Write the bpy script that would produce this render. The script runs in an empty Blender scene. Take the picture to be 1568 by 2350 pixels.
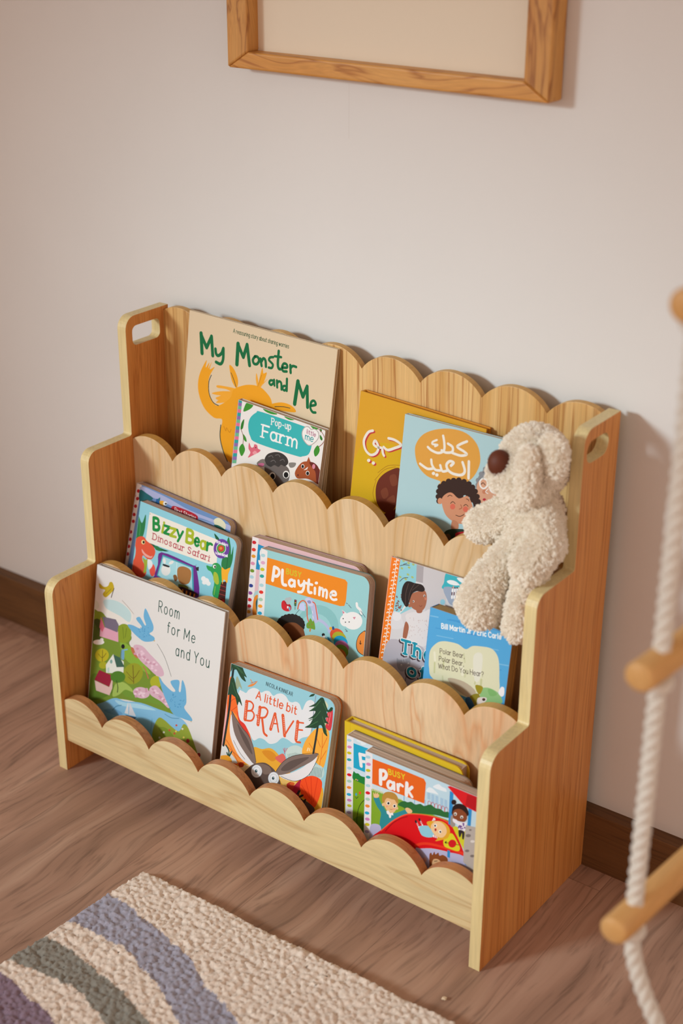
import bpy, bmesh, math, random
import numpy as np
from mathutils import Vector, Matrix
from mathutils.geometry import tessellate_polygon

D = bpy.data
scene = bpy.context.scene
COL = scene.collection
random.seed(7)
rng = np.random.default_rng(7)

# ------------------------------------------------------------------ camera
cam_d = D.cameras.new('camera')
cam = D.objects.new('camera', cam_d)
COL.objects.link(cam)
cam_d.sensor_fit = 'VERTICAL'
cam_d.sensor_height = 36.0
cam_d.sensor_width = 24.0
cam_d.lens = 3388.306 / 2350 * 36.0
RX = Vector((0.80290, 0.59610, 0.00410)); RZ = Vector((-0.54110, 0.73180, -0.41430)).normalized()
RX = (RX - RZ * RX.dot(RZ)).normalized(); RY = RZ.cross(RX)
m = Matrix((RX, -RY, -RZ)).transposed().to_4x4()
m.translation = Vector((1.5649, -1.6339, 1.3741))
cam.matrix_world = m
cam_d.dof.use_dof = True
cam_d.dof.focus_distance = 2.14
cam_d.dof.aperture_fstop = 2.8
cam_d.clip_start = 0.05
scene.camera = cam

# ------------------------------------------------------------------ light
scene.view_settings.view_transform = 'Standard'
scene.view_settings.look = 'None'
scene.view_settings.gamma = 1.0
scene.view_settings.use_curve_mapping = False
scene.view_settings.exposure = 0.0

world = D.worlds.new('room_light'); scene.world = world
world.use_nodes = True
bg = world.node_tree.nodes['Background']
bg.inputs[0].default_value = (1.0, 0.765, 0.64, 1)
bg.inputs[1].default_value = 1.08

def area(name, loc, target, sx, sy, power, color, spread=180):
    l = D.lights.new(name, 'AREA'); l.shape = 'RECTANGLE'; l.size = sx; l.size_y = sy
    l.energy = power; l.color = color; l.spread = math.radians(spread)
    o = D.objects.new(name, l); COL.objects.link(o)
    o.location = loc
    o.rotation_euler = (Vector(target) - Vector(loc)).to_track_quat('-Z', 'Y').to_euler()
    return o
# daylight from the window on the left, in front of the wall
area('window_daylight', (-1.75, -4.25, 2.25), (0.60, 0.0, 0.46), 0.85, 0.95, 6.5, (0.78, 0.94, 1.0), 25)

# ------------------------------------------------------------------ helpers
def lin(c):
    c = c / 255.0
    return c / 12.92 if c <= 0.04045 else ((c + 0.055) / 1.055) ** 2.4
def hexc(h, gain=1.0):
    h = h.lstrip('#')
    return tuple(min(0.92, lin(int(h[i:i + 2], 16)) * gain) for i in (0, 2, 4)) + (1.0,)

def new_mat(name, rough=0.5, spec=0.3):
    mt = D.materials.new(name); mt.use_nodes = True
    b = mt.node_tree.nodes['Principled BSDF']
    b.inputs['Roughness'].default_value = rough
    b.inputs['Specular IOR Level'].default_value = spec
    return mt, mt.node_tree, b
def plain(name, h, rough=0.5, spec=0.3, gain=1.0):
    mt, nt, b = new_mat(name, rough, spec)
    b.inputs['Base Color'].default_value = hexc(h, gain)
    return mt
def N(nt, typ, **kw):
    n = nt.nodes.new(typ)
    for k, v in kw.items():
        setattr(n, k, v)
    return n
def ramp(nt, stops, interp='LINEAR'):
    r = N(nt, 'ShaderNodeValToRGB')
    r.color_ramp.interpolation = interp
    els = r.color_ramp.elements
    while len(els) < len(stops): els.new(0.5)
    for e, (p, c) in zip(els, stops):
        e.position = p; e.color = c if isinstance(c, tuple) else (c, c, c, 1)
    return r
def mixc(nt, a, b, fac, mode='MIX'):
    mx = N(nt, 'ShaderNodeMix', data_type='RGBA', blend_type=mode)
    for sock, v in ((mx.inputs[0], fac), (mx.inputs[6], a), (mx.inputs[7], b)):
        if hasattr(v, 'is_output'): nt.links.new(v, sock)
        else: sock.default_value = v
    return mx.outputs[2]

def wood(name, light, dark, line, axis='Z', dens=55.0, stretch=0.05, lines=0.5, rough=0.42, spec=0.35, seed=0.0, warp=0.05, broad=0.8, bump=0.05):
    """grain running along one object axis: broad tone bands plus thin darker growth lines"""
    mt, nt, b = new_mat(name, rough, spec)
    tc = N(nt, 'ShaderNodeTexCoord')
    off = N(nt, 'ShaderNodeVectorMath', operation='ADD'); off.inputs[1].default_value = (seed * 3.7, seed * 1.9, seed * 2.3)
    nt.links.new(tc.outputs['Object'], off.inputs[0])
    # slow warp so that the lines wander
    wn = N(nt, 'ShaderNodeTexNoise'); wn.inputs['Scale'].default_value = 3.0; wn.inputs['Detail'].default_value = 2
    mpw = N(nt, 'ShaderNodeMapping')
    sc = [1, 1, 1]; sc['XYZ'.index(axis)] = 0.7
    mpw.inputs['Scale'].default_value = sc
    nt.links.new(off.outputs[0], mpw.inputs[0]); nt.links.new(mpw.outputs[0], wn.inputs['Vector'])
    sub = N(nt, 'ShaderNodeVectorMath', operation='SUBTRACT'); sub.inputs[1].default_value = (0.5, 0.5, 0.5)
    nt.links.new(wn.outputs['Color'], sub.inputs[0])
    scl = N(nt, 'ShaderNodeVectorMath', operation='SCALE'); scl.inputs['Scale'].default_value = warp
    nt.links.new(sub.outputs[0], scl.inputs[0])
    add = N(nt, 'ShaderNodeVectorMath', operation='ADD')
    nt.links.new(off.outputs[0], add.inputs[0]); nt.links.new(scl.outputs[0], add.inputs[1])
    mp = N(nt, 'ShaderNodeMapping')
    s2 = [1, 1, 1]; s2['XYZ'.index(axis)] = stretch
    mp.inputs['Scale'].default_value = s2
    nt.links.new(add.outputs[0], mp.inputs[0])
    n1 = N(nt, 'ShaderNodeTexNoise'); n1.inputs['Scale'].default_value = dens * 0.45; n1.inputs['Detail'].default_value = 3
    n2 = N(nt, 'ShaderNodeTexNoise'); n2.inputs['Scale'].default_value = dens * 1.3; n2.inputs['Detail'].default_value = 2; n2.inputs['Roughness'].default_value = 0.4
    n3 = N(nt, 'ShaderNodeTexNoise'); n3.inputs['Scale'].default_value = dens * 7; n3.inputs['Detail'].default_value = 2
    for n in (n1, n2, n3): nt.links.new(mp.outputs[0], n.inputs['Vector'])
    r1 = ramp(nt, [(0.35, hexc(light)), (0.68, hexc(dark))])
    nt.links.new(n1.outputs[0], r1.inputs[0])
    base = mixc(nt, hexc(light), r1.outputs[0], broad)
    r2 = ramp(nt, [(0.50, 0.0), (0.565, 1.0), (0.60, 0.15), (0.70, 0.0)])
    nt.links.new(n2.outputs[0], r2.inputs[0])
    ml = N(nt, 'ShaderNodeMath', operation='MULTIPLY'); ml.inputs[1].default_value = lines
    nt.links.new(r2.outputs[0], ml.inputs[0])
    c2 = mixc(nt, base, hexc(line), ml.outputs[0])
    r3 = ramp(nt, [(0.3, 0.90), (0.7, 1.06)])
    nt.links.new(n3.outputs[0], r3.inputs[0])
    c3 = mixc(nt, c2, r3.outputs[0], 1.0, 'MULTIPLY')
    nt.links.new(c3, b.inputs['Base Color'])
    bp = N(nt, 'ShaderNodeBump'); bp.inputs['Strength'].default_value = bump; bp.inputs['Distance'].default_value = 0.002
    nt.links.new(n3.outputs[0], bp.inputs['Height']); nt.links.new(bp.outputs[0], b.inputs['Normal'])
    return mt

def link(name, me, parent=None, mats=()):
    o = D.objects.new(name, me); COL.objects.link(o)
    for q in mats: me.materials.append(q)
    if parent is not None: o.parent = parent
    return o
def mesh_obj(name, bm, mats, parent=None, smooth=False, autosmooth=None):
    me = D.meshes.new(name)
    bmesh.ops.recalc_face_normals(bm, faces=bm.faces[:])
    bm.to_mesh(me); bm.free()
    if smooth:
        for p in me.polygons: p.use_smooth = True
    if autosmooth is not None:
        for p in me.polygons: p.use_smooth = True
        me.set_sharp_from_angle(angle=math.radians(autosmooth))
    if not isinstance(mats, (list, tuple)): mats = [mats]
    return link(name, me, parent, mats)
def thing(name, label, cat, loc=(0, 0, 0), group=None, basis=None):
    o = D.objects.new(name, None); COL.objects.link(o)
    o.empty_display_size = 0.05
    if basis is not None: o.matrix_world = basis
    else: o.location = loc
    o['label'] = label; o['category'] = cat
    if group: o['group'] = group
    return o
def tag(o, label, cat, group=None, kind=None):
    o['label'] = label; o['category'] = cat
    if group: o['group'] = group
    if kind: o['kind'] = kind
    return o
def structure(o, label, cat):
    o['kind'] = 'structure'; o['label'] = label; o['category'] = cat
    return o

def prism(bm, pts, axis, a, b, off=(0, 0, 0), hole=None):
    """extrude a 2-D outline (list of (p,q)) along axis from a to b; optional hole outline"""
    def v3(p, t):
        if axis == 'X': c = (t, p[0], p[1])
        elif axis == 'Y': c = (p[0], t, p[1])
        else: c = (p[0], p[1], t)
        return (c[0] + off[0], c[1] + off[1], c[2] + off[2])
    loops = [pts] + ([hole] if hole else [])
    V = []
    for lp in loops:
        V.append(([bm.verts.new(v3(p, a)) for p in lp], [bm.verts.new(v3(p, b)) for p in lp]))
    flat_a = [v for L in V for v in L[0]]; flat_b = [v for L in V for v in L[1]]
    tris = tessellate_polygon([[Vector((p[0], p[1], 0)) for p in lp] for lp in loops])
    if hole is None:
        bm.faces.new(flat_a); bm.faces.new(flat_b)
    else:
        for t in tris:
            try:
                bm.faces.new([flat_a[i] for i in t]); bm.faces.new([flat_b[i] for i in reversed(t)])
            except ValueError: pass
    for A, B in V:
        n = len(A)
        for i in range(n):
            bm.faces.new((A[i], A[(i + 1) % n], B[(i + 1) % n], B[i]))
def box(bm, lo, hi):
    prism(bm, [(lo[0], lo[1]), (hi[0], lo[1]), (hi[0], hi[1]), (lo[0], hi[1])], 'Z', lo[2], hi[2])
def bevel_mod(o, w=0.0015, seg=2, ang=40):
    md = o.modifiers.new('bevel', 'BEVEL'); md.width = w; md.segments = seg
    md.limit_method = 'ANGLE'; md.angle_limit = math.radians(ang); md.harden_normals = False
    return o
def round_poly(pts, radii, seg=7):
    """round the corners of a polygon; radii per vertex"""
    out = []
    n = len(pts)
    for i in range(n):
        p = Vector(pts[i]); a = Vector(pts[i - 1]); c = Vector(pts[(i + 1) % n]); r = radii[i]
        if r <= 0: out.append(tuple(p)); continue
        d1 = (a - p).normalized(); d2 = (c - p).normalized()
        ang = math.acos(max(-1, min(1, d1.dot(d2))))
        L = r / math.tan(ang / 2)
        ctr = p + (d1 + d2).normalized() * (r / math.sin(ang / 2))
        s = p + d1 * L; e = p + d2 * L
        a0 = math.atan2(s.y - ctr.y, s.x - ctr.x); a1 = math.atan2(e.y - ctr.y, e.x - ctr.x)
        da = (a1 - a0 + math.pi) % (2 * math.pi) - math.pi
        for k in range(seg + 1):
            t = a0 + da * k / seg
            out.append((ctr.x + r * math.cos(t), ctr.y + r * math.sin(t)))
    return out
def tube(bm, path, rad, seg=10, caps=True):
    path = [Vector(p) for p in path]
    rings = []
    up = Vector((0.13, 0.31, 0.94))
    prev = None
    for i, p in enumerate(path):
        d = (path[min(i + 1, len(path) - 1)] - path[max(i - 1, 0)]).normalized()
        if prev is None:
            x = d.cross(up); x = x.normalized() if x.length > 1e-4 else d.orthogonal().normalized()
        else:
            x = (prev - d * prev.dot(d)).normalized()
        prev = x; y = d.cross(x)
        r = rad[i] if isinstance(rad, (list, tuple)) else rad
        rings.append([bm.verts.new(p + (x * math.cos(2 * math.pi * k / seg) + y * math.sin(2 * math.pi * k / seg)) * r) for k in range(seg)])
    for A, B in zip(rings, rings[1:]):
        for k in range(seg):
            bm.faces.new((A[k], A[(k + 1) % seg], B[(k + 1) % seg], B[k]))
    if caps:
        bm.faces.new(rings[0][::-1]); bm.faces.new(rings[-1])

# ------------------------------------------------------------------ materials
PINE = dict(light='#e9d3a6', dark='#dcbc86', line='#c08a4e')
m_cut = wood('pine_scallop_cut_shaded', '#cfa258', '#c4944a', '#aa7838', 'Y', 40, 0.05, 0.2, seed=11)  # darker tone: the shade of the unlit scallop edges is in the colour
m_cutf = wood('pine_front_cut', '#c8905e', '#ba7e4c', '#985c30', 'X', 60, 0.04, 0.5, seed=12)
m_edge = wood('pine_edge', '#decb98', '#d6be86', '#c6a566', 'Z', 40, 0.05, 0.15)
m_side_shaded = wood('pine_side_shaded', '#dc9752', '#cd8440', '#a4571f', 'Z', 120, 0.014, 0.55, seed=1, warp=0.03)  # pine deepened to orange: shade on the panel faces put into the colour
m_back = wood('pine_back', '#dfb87c', '#c8954f', '#a0622a', 'Z', 80, 0.018, 0.75, seed=2, warp=0.03)
m_mid = wood('pine_divider', '#dabc94', '#d3ae80', '#bb8a48', 'Z', 26, 0.035, 0.5, seed=3, warp=0.16)
m_low = wood('pine_lower_divider', '#dcbe98', '#d5af86', '#cb8a58', 'Z', 30, 0.025, 0.6, seed=5, warp=0.14)
m_front = wood('pine_front', '#d9c599', '#d1b988', '#b58e5c', 'X', 30, 0.04, 0.5, seed=4, warp=0.08)
m_oak = wood('oak_frame', '#d9a058', '#c8873c', '#985420', 'X', 60, 0.06, 0.7, seed=6, warp=0.12, rough=0.45)
m_oak_v = wood('oak_frame_upright', '#d09a55', '#c0803c', '#8a4c1e', 'Z', 60, 0.06, 0.7, seed=8, warp=0.12, rough=0.45)
m_skirt = wood('baseboard_wood', '#6e4a28', '#614022', '#442c16', 'X', 90, 0.03, 0.5, seed=9, rough=0.5)
m_rung = wood('rung_beech', '#e0b274', '#d8a462', '#c08c4c', 'Y', 70, 0.03, 0.2, seed=10, rough=0.4)

# wall paint
m_wall, nt, b = new_mat('wall_paint', 0.85, 0.15)
tc = N(nt, 'ShaderNodeTexCoord')
nz = N(nt, 'ShaderNodeTexNoise'); nz.inputs['Scale'].default_value = 2.2; nz.inputs['Detail'].default_value = 4
nt.links.new(tc.outputs['Object'], nz.inputs['Vector'])
r = ramp(nt, [(0.3, hexc('#dad7d3')), (0.7, hexc('#dfdcd8'))]); nt.links.new(nz.outputs[0], r.inputs[0])
# a faint hairline scratch below the picture frame
sx = N(nt, 'ShaderNodeSeparateXYZ'); nt.links.new(tc.outputs['Object'], sx.inputs[0])
def mnode(op, a, b_=None):
    n = N(nt, 'ShaderNodeMath', operation=op)
    for i, v in enumerate((a, b_)):
        if v is None: continue
        if hasattr(v, 'is_output'): nt.links.new(v, n.inputs[i])
        else: n.inputs[i].default_value = v
    return n.outputs[0]
dx = mnode('LESS_THAN', mnode('ABSOLUTE', mnode('SUBTRACT', sx.outputs[0], 0.3489)), 0.0007)
dz = mnode('MULTIPLY', mnode('GREATER_THAN', sx.outputs[2], 1.0011), mnode('LESS_THAN', sx.outputs[2], 1.0743))
sm = mnode('MULTIPLY', mnode('MULTIPLY', dx, dz), 0.10)
cw = mixc(nt, r.outputs[0], hexc('#a08c7c'), sm)
nt.links.new(cw, b.inputs['Base Color'])
nb = N(nt, 'ShaderNodeTexNoise'); nb.inputs['Scale'].default_value = 260; nb.inputs['Detail'].default_value = 3
nt.links.new(tc.outputs['Object'], nb.inputs['Vector'])
bp = N(nt, 'ShaderNodeBump'); bp.inputs['Strength'].default_value = 0.03; bp.inputs['Distance'].default_value = 0.002
nt.links.new(nb.outputs[0], bp.inputs['Height']); nt.links.new(bp.outputs[0], b.inputs['Normal'])

# floor: wood-look boards, grain along Y
m_floor, nt, b = new_mat('floor_boards', 0.5, 0.3)
tc = N(nt, 'ShaderNodeTexCoord')
sp = N(nt, 'ShaderNodeSeparateXYZ'); nt.links.new(tc.outputs['Object'], sp.inputs[0])
def fm(op, a, b_=None):
    n = N(nt, 'ShaderNodeMath', operation=op)
    for i, v in enumerate((a, b_)):
        if v is None: continue
        if hasattr(v, 'is_output'): nt.links.new(v, n.inputs[i])
        else: n.inputs[i].default_value = v
    return n.outputs[0]
PW, PL = 0.195, 1.28
ix = fm('FLOOR', fm('DIVIDE', fm('ADD', sp.outputs[0], 10.07), PW))
wnz = N(nt, 'ShaderNodeTexWhiteNoise', noise_dimensions='1D'); nt.links.new(ix, wnz.inputs['W'])
ys = fm('ADD', fm('ADD', sp.outputs[1], 20.0), fm('MULTIPLY', wnz.outputs['Value'], PL))
iy = fm('FLOOR', fm('DIVIDE', ys, PL))
idn = fm('ADD', fm('MULTIPLY', ix, 7.31), fm('MULTIPLY', iy, 3.17))
wn2 = N(nt, 'ShaderNodeTexWhiteNoise', noise_dimensions='1D'); nt.links.new(idn, wn2.inputs['W'])
cmb = N(nt, 'ShaderNodeCombineXYZ')
nt.links.new(fm('ADD', sp.outputs[0], fm('MULTIPLY', wn2.outputs['Value'], 9.0)), cmb.inputs[0])
nt.links.new(fm('ADD', sp.outputs[1], fm('MULTIPLY', wn2.outputs['Value'], 31.0)), cmb.inputs[1])
wq = N(nt, 'ShaderNodeTexNoise'); wq.inputs['Scale'].default_value = 5.5; wq.inputs['Detail'].default_value = 2
mpq = N(nt, 'ShaderNodeMapping'); mpq.inputs['Scale'].default_value = (1, 0.55, 1)
nt.links.new(cmb.outputs[0], mpq.inputs[0]); nt.links.new(mpq.outputs[0], wq.inputs['Vector'])
sb = N(nt, 'ShaderNodeVectorMath', operation='SUBTRACT'); sb.inputs[1].default_value = (0.5, 0.5, 0.5); nt.links.new(wq.outputs['Color'], sb.inputs[0])
sl = N(nt, 'ShaderNodeVectorMath', operation='SCALE'); sl.inputs['Scale'].default_value = 0.07; nt.links.new(sb.outputs[0], sl.inputs[0])
ad = N(nt, 'ShaderNodeVectorMath', operation='ADD'); nt.links.new(cmb.outputs[0], ad.inputs[0]); nt.links.new(sl.outputs[0], ad.inputs[1])
mp = N(nt, 'ShaderNodeMapping'); mp.inputs['Scale'].default_value = (1, 0.032, 1); nt.links.new(ad.outputs[0], mp.inputs[0])
g1 = N(nt, 'ShaderNodeTexNoise'); g1.inputs['Scale'].default_value = 22; g1.inputs['Detail'].default_value = 4
g2 = N(nt, 'ShaderNodeTexNoise'); g2.inputs['Scale'].default_value = 170; g2.inputs['Detail'].default_value = 3
for g in (g1, g2): nt.links.new(mp.outputs[0], g.inputs['Vector'])
rf = ramp(nt, [(0.28, hexc('#90715e')), (0.5, hexc('#b28d77')), (0.72, hexc('#c6a38c'))]); nt.links.new(g1.outputs[0], rf.inputs[0])
rg = ramp(nt, [(0.30, 0.62), (0.48, 1.0), (0.75, 1.08)]); nt.links.new(g2.outputs[0], rg.inputs[0])
cf = mixc(nt, rf.outputs[0], rg.outputs[0], 0.85, 'MULTIPLY')
rt = ramp(nt, [(0.0, 0.90), (1.0, 1.06)]); nt.links.new(wn2.outputs['Value'], rt.inputs[0])
cf = mixc(nt, cf, rt.outputs[0], 1.0, 'MULTIPLY')
ex = fm('LESS_THAN', fm('ABSOLUTE', fm('SUBTRACT', fm('FRACT', fm('DIVIDE', fm('ADD', sp.outputs[0], 10.07), PW)), 0.0)), 0.006)
ey = fm('LESS_THAN', fm('FRACT', fm('DIVIDE', ys, PL)), 0.0012)
seam = fm('MULTIPLY', fm('MAXIMUM', ex, ey), 0.35)
cf = mixc(nt, cf, hexc('#4a352b'), seam)
nt.links.new(cf, b.inputs['Base Color'])
bp = N(nt, 'ShaderNodeBump'); bp.inputs['Strength'].default_value = 0.10; bp.inputs['Distance'].default_value = 0.002
nt.links.new(g2.outputs[0], bp.inputs['Height']); nt.links.new(bp.outputs[0], b.inputs['Normal'])

# ------------------------------------------------------------------ room
WALL_Y = 0.0238
bm = bmesh.new(); box(bm, (-3.2, -4.2, -0.06), (3.6, WALL_Y + 0.1, 0.0))
structure(mesh_obj('floor', bm, m_floor), 'brown wood-look board floor under the bookshelf', 'floor')
bm = bmesh.new(); box(bm, (-3.2, WALL_Y, 0.0), (3.6, WALL_Y + 0.1, 2.45))
structure(mesh_obj('wall_back', bm, m_wall), 'plain warm cream wall behind the bookshelf', 'wall')
bm = bmesh.new(); box(bm, (-1.25, -0.95, 0.0), (-1.15, WALL_Y, 2.45))  # unseen stub wall, added to dim the left of the back wall
structure(mesh_obj('wall_left_shade', bm, m_wall), 'short cream side wall added out of view at the left to shade the back wall', 'wall')
bm = bmesh.new(); box(bm, (-3.2, -4.2, 2.45), (3.6, WALL_Y + 0.1, 2.55))  # unseen ceiling, added to hold ambient light off the upper wall
structure(mesh_obj('ceiling', bm, m_wall), 'plain cream ceiling, unseen, added to dim the upper wall', 'ceiling')
bm = bmesh.new()
prism(bm, [(0.0, 0.0), (WALL_Y, 0.0), (WALL_Y, 0.0945), (0.0015, 0.0945), (0.0, 0.093)], 'X', -3.2, 3.6)
structure(mesh_obj('baseboard_back', bm, m_skirt), 'dark brown wooden baseboard along the cream wall', 'baseboard')

# ------------------------------------------------------------------ bookshelf
W, T = 0.8, 0.0172
shelf = thing('bookshelf', 'three-tier pale pine bookshelf with scalloped boards and handle holes against the wall', 'bookshelf', (0.4, -0.143, 0))
OFF = (-0.4, 0.143, 0)
YF, Y1, Y2 = -0.2853, -0.1911, -0.0955
Z1, Z2, Z3 = 0.338, 0.5226, 0.7129
prof = [(0, 0), (YF, 0), (YF, Z1), (Y1, Z1), (Y1, Z2), (Y2, Z2), (Y2, Z3), (0, Z3)]
rr = [0, 0, 0.022, 0.004, 0.018, 0.004, 0.020, 0]
def handle(y0, y1, z0, z1, r):
    return round_poly([(y0, z0), (y1, z0), (y1, z1), (y0, z1)], [r] * 4, 5)
for x0, hl in ((0.0, handle(-0.0815, -0.0205, 0.6655, 0.6965, 0.009)), (W - T, handle(-0.0875, -0.029, 0.6655, 0.6955, 0.0145))):
    bm = bmesh.new()
    prism(bm, round_poly(prof, rr), 'X', x0, x0 + T, OFF, hole=hl)
    # the cut edge of the board is plain and pale, the faces show grain and a painted-in shaded orange
    bmesh.ops.recalc_face_normals(bm, faces=bm.faces[:])
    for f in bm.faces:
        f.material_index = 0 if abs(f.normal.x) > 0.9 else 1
    o = mesh_obj('side_panel', bm, [m_side_shaded, m_edge], shelf)
    bevel_mod(o, 0.0012, 2, 50)
def scallop(x0, x1, zb, valley, peak, pitch=0.1, fillet=0.0):
    h = peak - valley; R = (pitch * pitch / 4 + h * h) / (2 * h)
    pts = [(x0, zb), (x1, zb)]
    n = 200
    top = []
    for i in range(n + 1):
        x = x1 + (x0 - x1) * i / n
        u = (x / pitch) % 1.0
        d = (u - 0.5) * pitch
        z = valley + math.sqrt(max(0, R * R - d * d)) - (R - h)
        top.append((x, z))
    for k in range(1, 8):
        top.append((k * pitch, valley))
    top = sorted(set(top), key=lambda p: -p[0])
    return pts + top
for nm, mt, y0, y1, zb, va, pk in (('back_panel', m_back, -0.0116, -0.0003, 0.0004, 0.6895, 0.7155), ('middle_divider', m_mid, -0.0935, -0.0790, 0.20, 0.4985, 0.5268),
                                   ('lower_divider', m_low, -0.1880, -0.1730, 0.0004, 0.3145, 0.3425), ('front_panel', m_front, -0.2800, -0.2640, 0.0545, 0.1090, 0.1400)):  # lower divider carried down to the floor to darken the space under the shelf
    bm = bmesh.new()
    prism(bm, scallop(T, W - T, zb, va, pk), 'Y', y0, y1, OFF)
    bmesh.ops.recalc_face_normals(bm, faces=bm.faces[:])
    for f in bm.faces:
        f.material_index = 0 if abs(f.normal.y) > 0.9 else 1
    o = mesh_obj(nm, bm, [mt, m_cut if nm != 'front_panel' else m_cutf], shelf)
    bevel_mod(o, 0.0012, 2, 50)
F1, F2, F3 = 0.070, 0.232, 0.395
for ya, yb, zf in ((-0.2640, -0.1880, F1), (-0.1730, -0.0935, F2), (-0.0790, -0.0116, F3)):
    bm = bmesh.new(); box(bm, (T + OFF[0], ya + OFF[1], zf - 0.015), (W - T + OFF[0], yb + OFF[1], zf))
    mesh_obj('shelf_board', bm, m_mid, shelf)

BOOKS = {
'monster': ((0.08756, -0.02640, 0.72188), (0.99908, 0.02561, -0.03441), (-0.03117, -0.11758, -0.99257), (0.02946, -0.99273, 0.11667), 0.2754, 0.3184, 0.0070),
'farm': ((0.20779, -0.05800, 0.61344), (0.99643, 0.02336, -0.08113), (-0.07843, -0.09977, -0.99191), (0.03126, -0.99474, 0.09758), 0.1604, 0.2056, 0.0100),
'yellow': ((0.40992, -0.02650, 0.66220), (0.99903, -0.00037, -0.04405), (-0.04391, -0.08722, -0.99522), (0.00348, -0.99619, 0.08716), 0.2089, 0.2577, 0.0120),
'blue': ((0.49714, -0.04200, 0.65180), (0.99945, 0.02971, -0.01492), (-0.01145, -0.11361, -0.99346), (0.03121, -0.99308, 0.11320), 0.1689, 0.2545, 0.0080),
'first': ((0.04072, -0.11300, 0.45362), (0.99596, 0.01472, -0.08853), (-0.08427, -0.18594, -0.97894), (0.03087, -0.98245, 0.18395), 0.1926, 0.2056, 0.0150),
'bizzy': ((0.07004, -0.13700, 0.43858), (0.99746, 0.01898, -0.06867), (-0.06419, -0.17876, -0.98180), (0.03091, -0.98371, 0.17708), 0.1941, 0.1936, 0.0150),
'busyb': ((0.28056, -0.11900, 0.43144), (0.99923, 0.03468, 0.01858), (0.02431, -0.17294, -0.98463), (0.03093, -0.98432, 0.17365), 0.1964, 0.1990, 0.0170),
'playtime': ((0.31161, -0.13650, 0.42786), (0.99881, 0.03196, 0.03671), (0.04182, -0.17768, -0.98320), (0.02490, -0.98357, 0.17880), 0.1922, 0.1956, 0.0170),
'the': ((0.52026, -0.10300, 0.46307), (0.99951, 0.03118, -0.00125), (0.00450, -0.18390, -0.98293), (0.03087, -0.98245, 0.18395), 0.1340, 0.2337, 0.0040),
'polar': ((0.60957, -0.13700, 0.42644), (0.99937, -0.02791, 0.02204), (0.01739, -0.15702, -0.98744), (-0.03102, -0.98720, 0.15643), 0.1312, 0.1932, 0.0200),
'room': ((0.02974, -0.19900, 0.34161), (0.99999, -0.00282, 0.00360), (0.00303, -0.18225, -0.98325), (-0.00343, -0.98325, 0.18224), 0.2633, 0.2739, 0.0100),
'brave': ((0.31436, -0.21400, 0.27054), (0.99943, 0.03296, 0.00670), (0.01394, -0.22462, -0.97435), (0.03061, -0.97389, 0.22495), 0.1882, 0.2009, 0.0190),
'yel': ((0.51786, -0.20750, 0.24583), (0.99928, -0.03083, 0.02206), (0.02123, -0.02685, -0.99941), (-0.03140, -0.99916, 0.02618), 0.2000, 0.1750, 0.0170),
'F': ((0.53681, -0.22800, 0.24040), (0.99945, -0.03100, 0.01174), (0.01064, -0.03525, -0.99932), (-0.03139, -0.99890, 0.03490), 0.2000, 0.1694, 0.0180),
'park': ((0.58186, -0.24600, 0.24176), (0.99915, -0.02991, 0.02845), (0.02683, -0.05318, -0.99822), (-0.03137, -0.99814, 0.05234), 0.1930, 0.1707, 0.0160),
}
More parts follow.
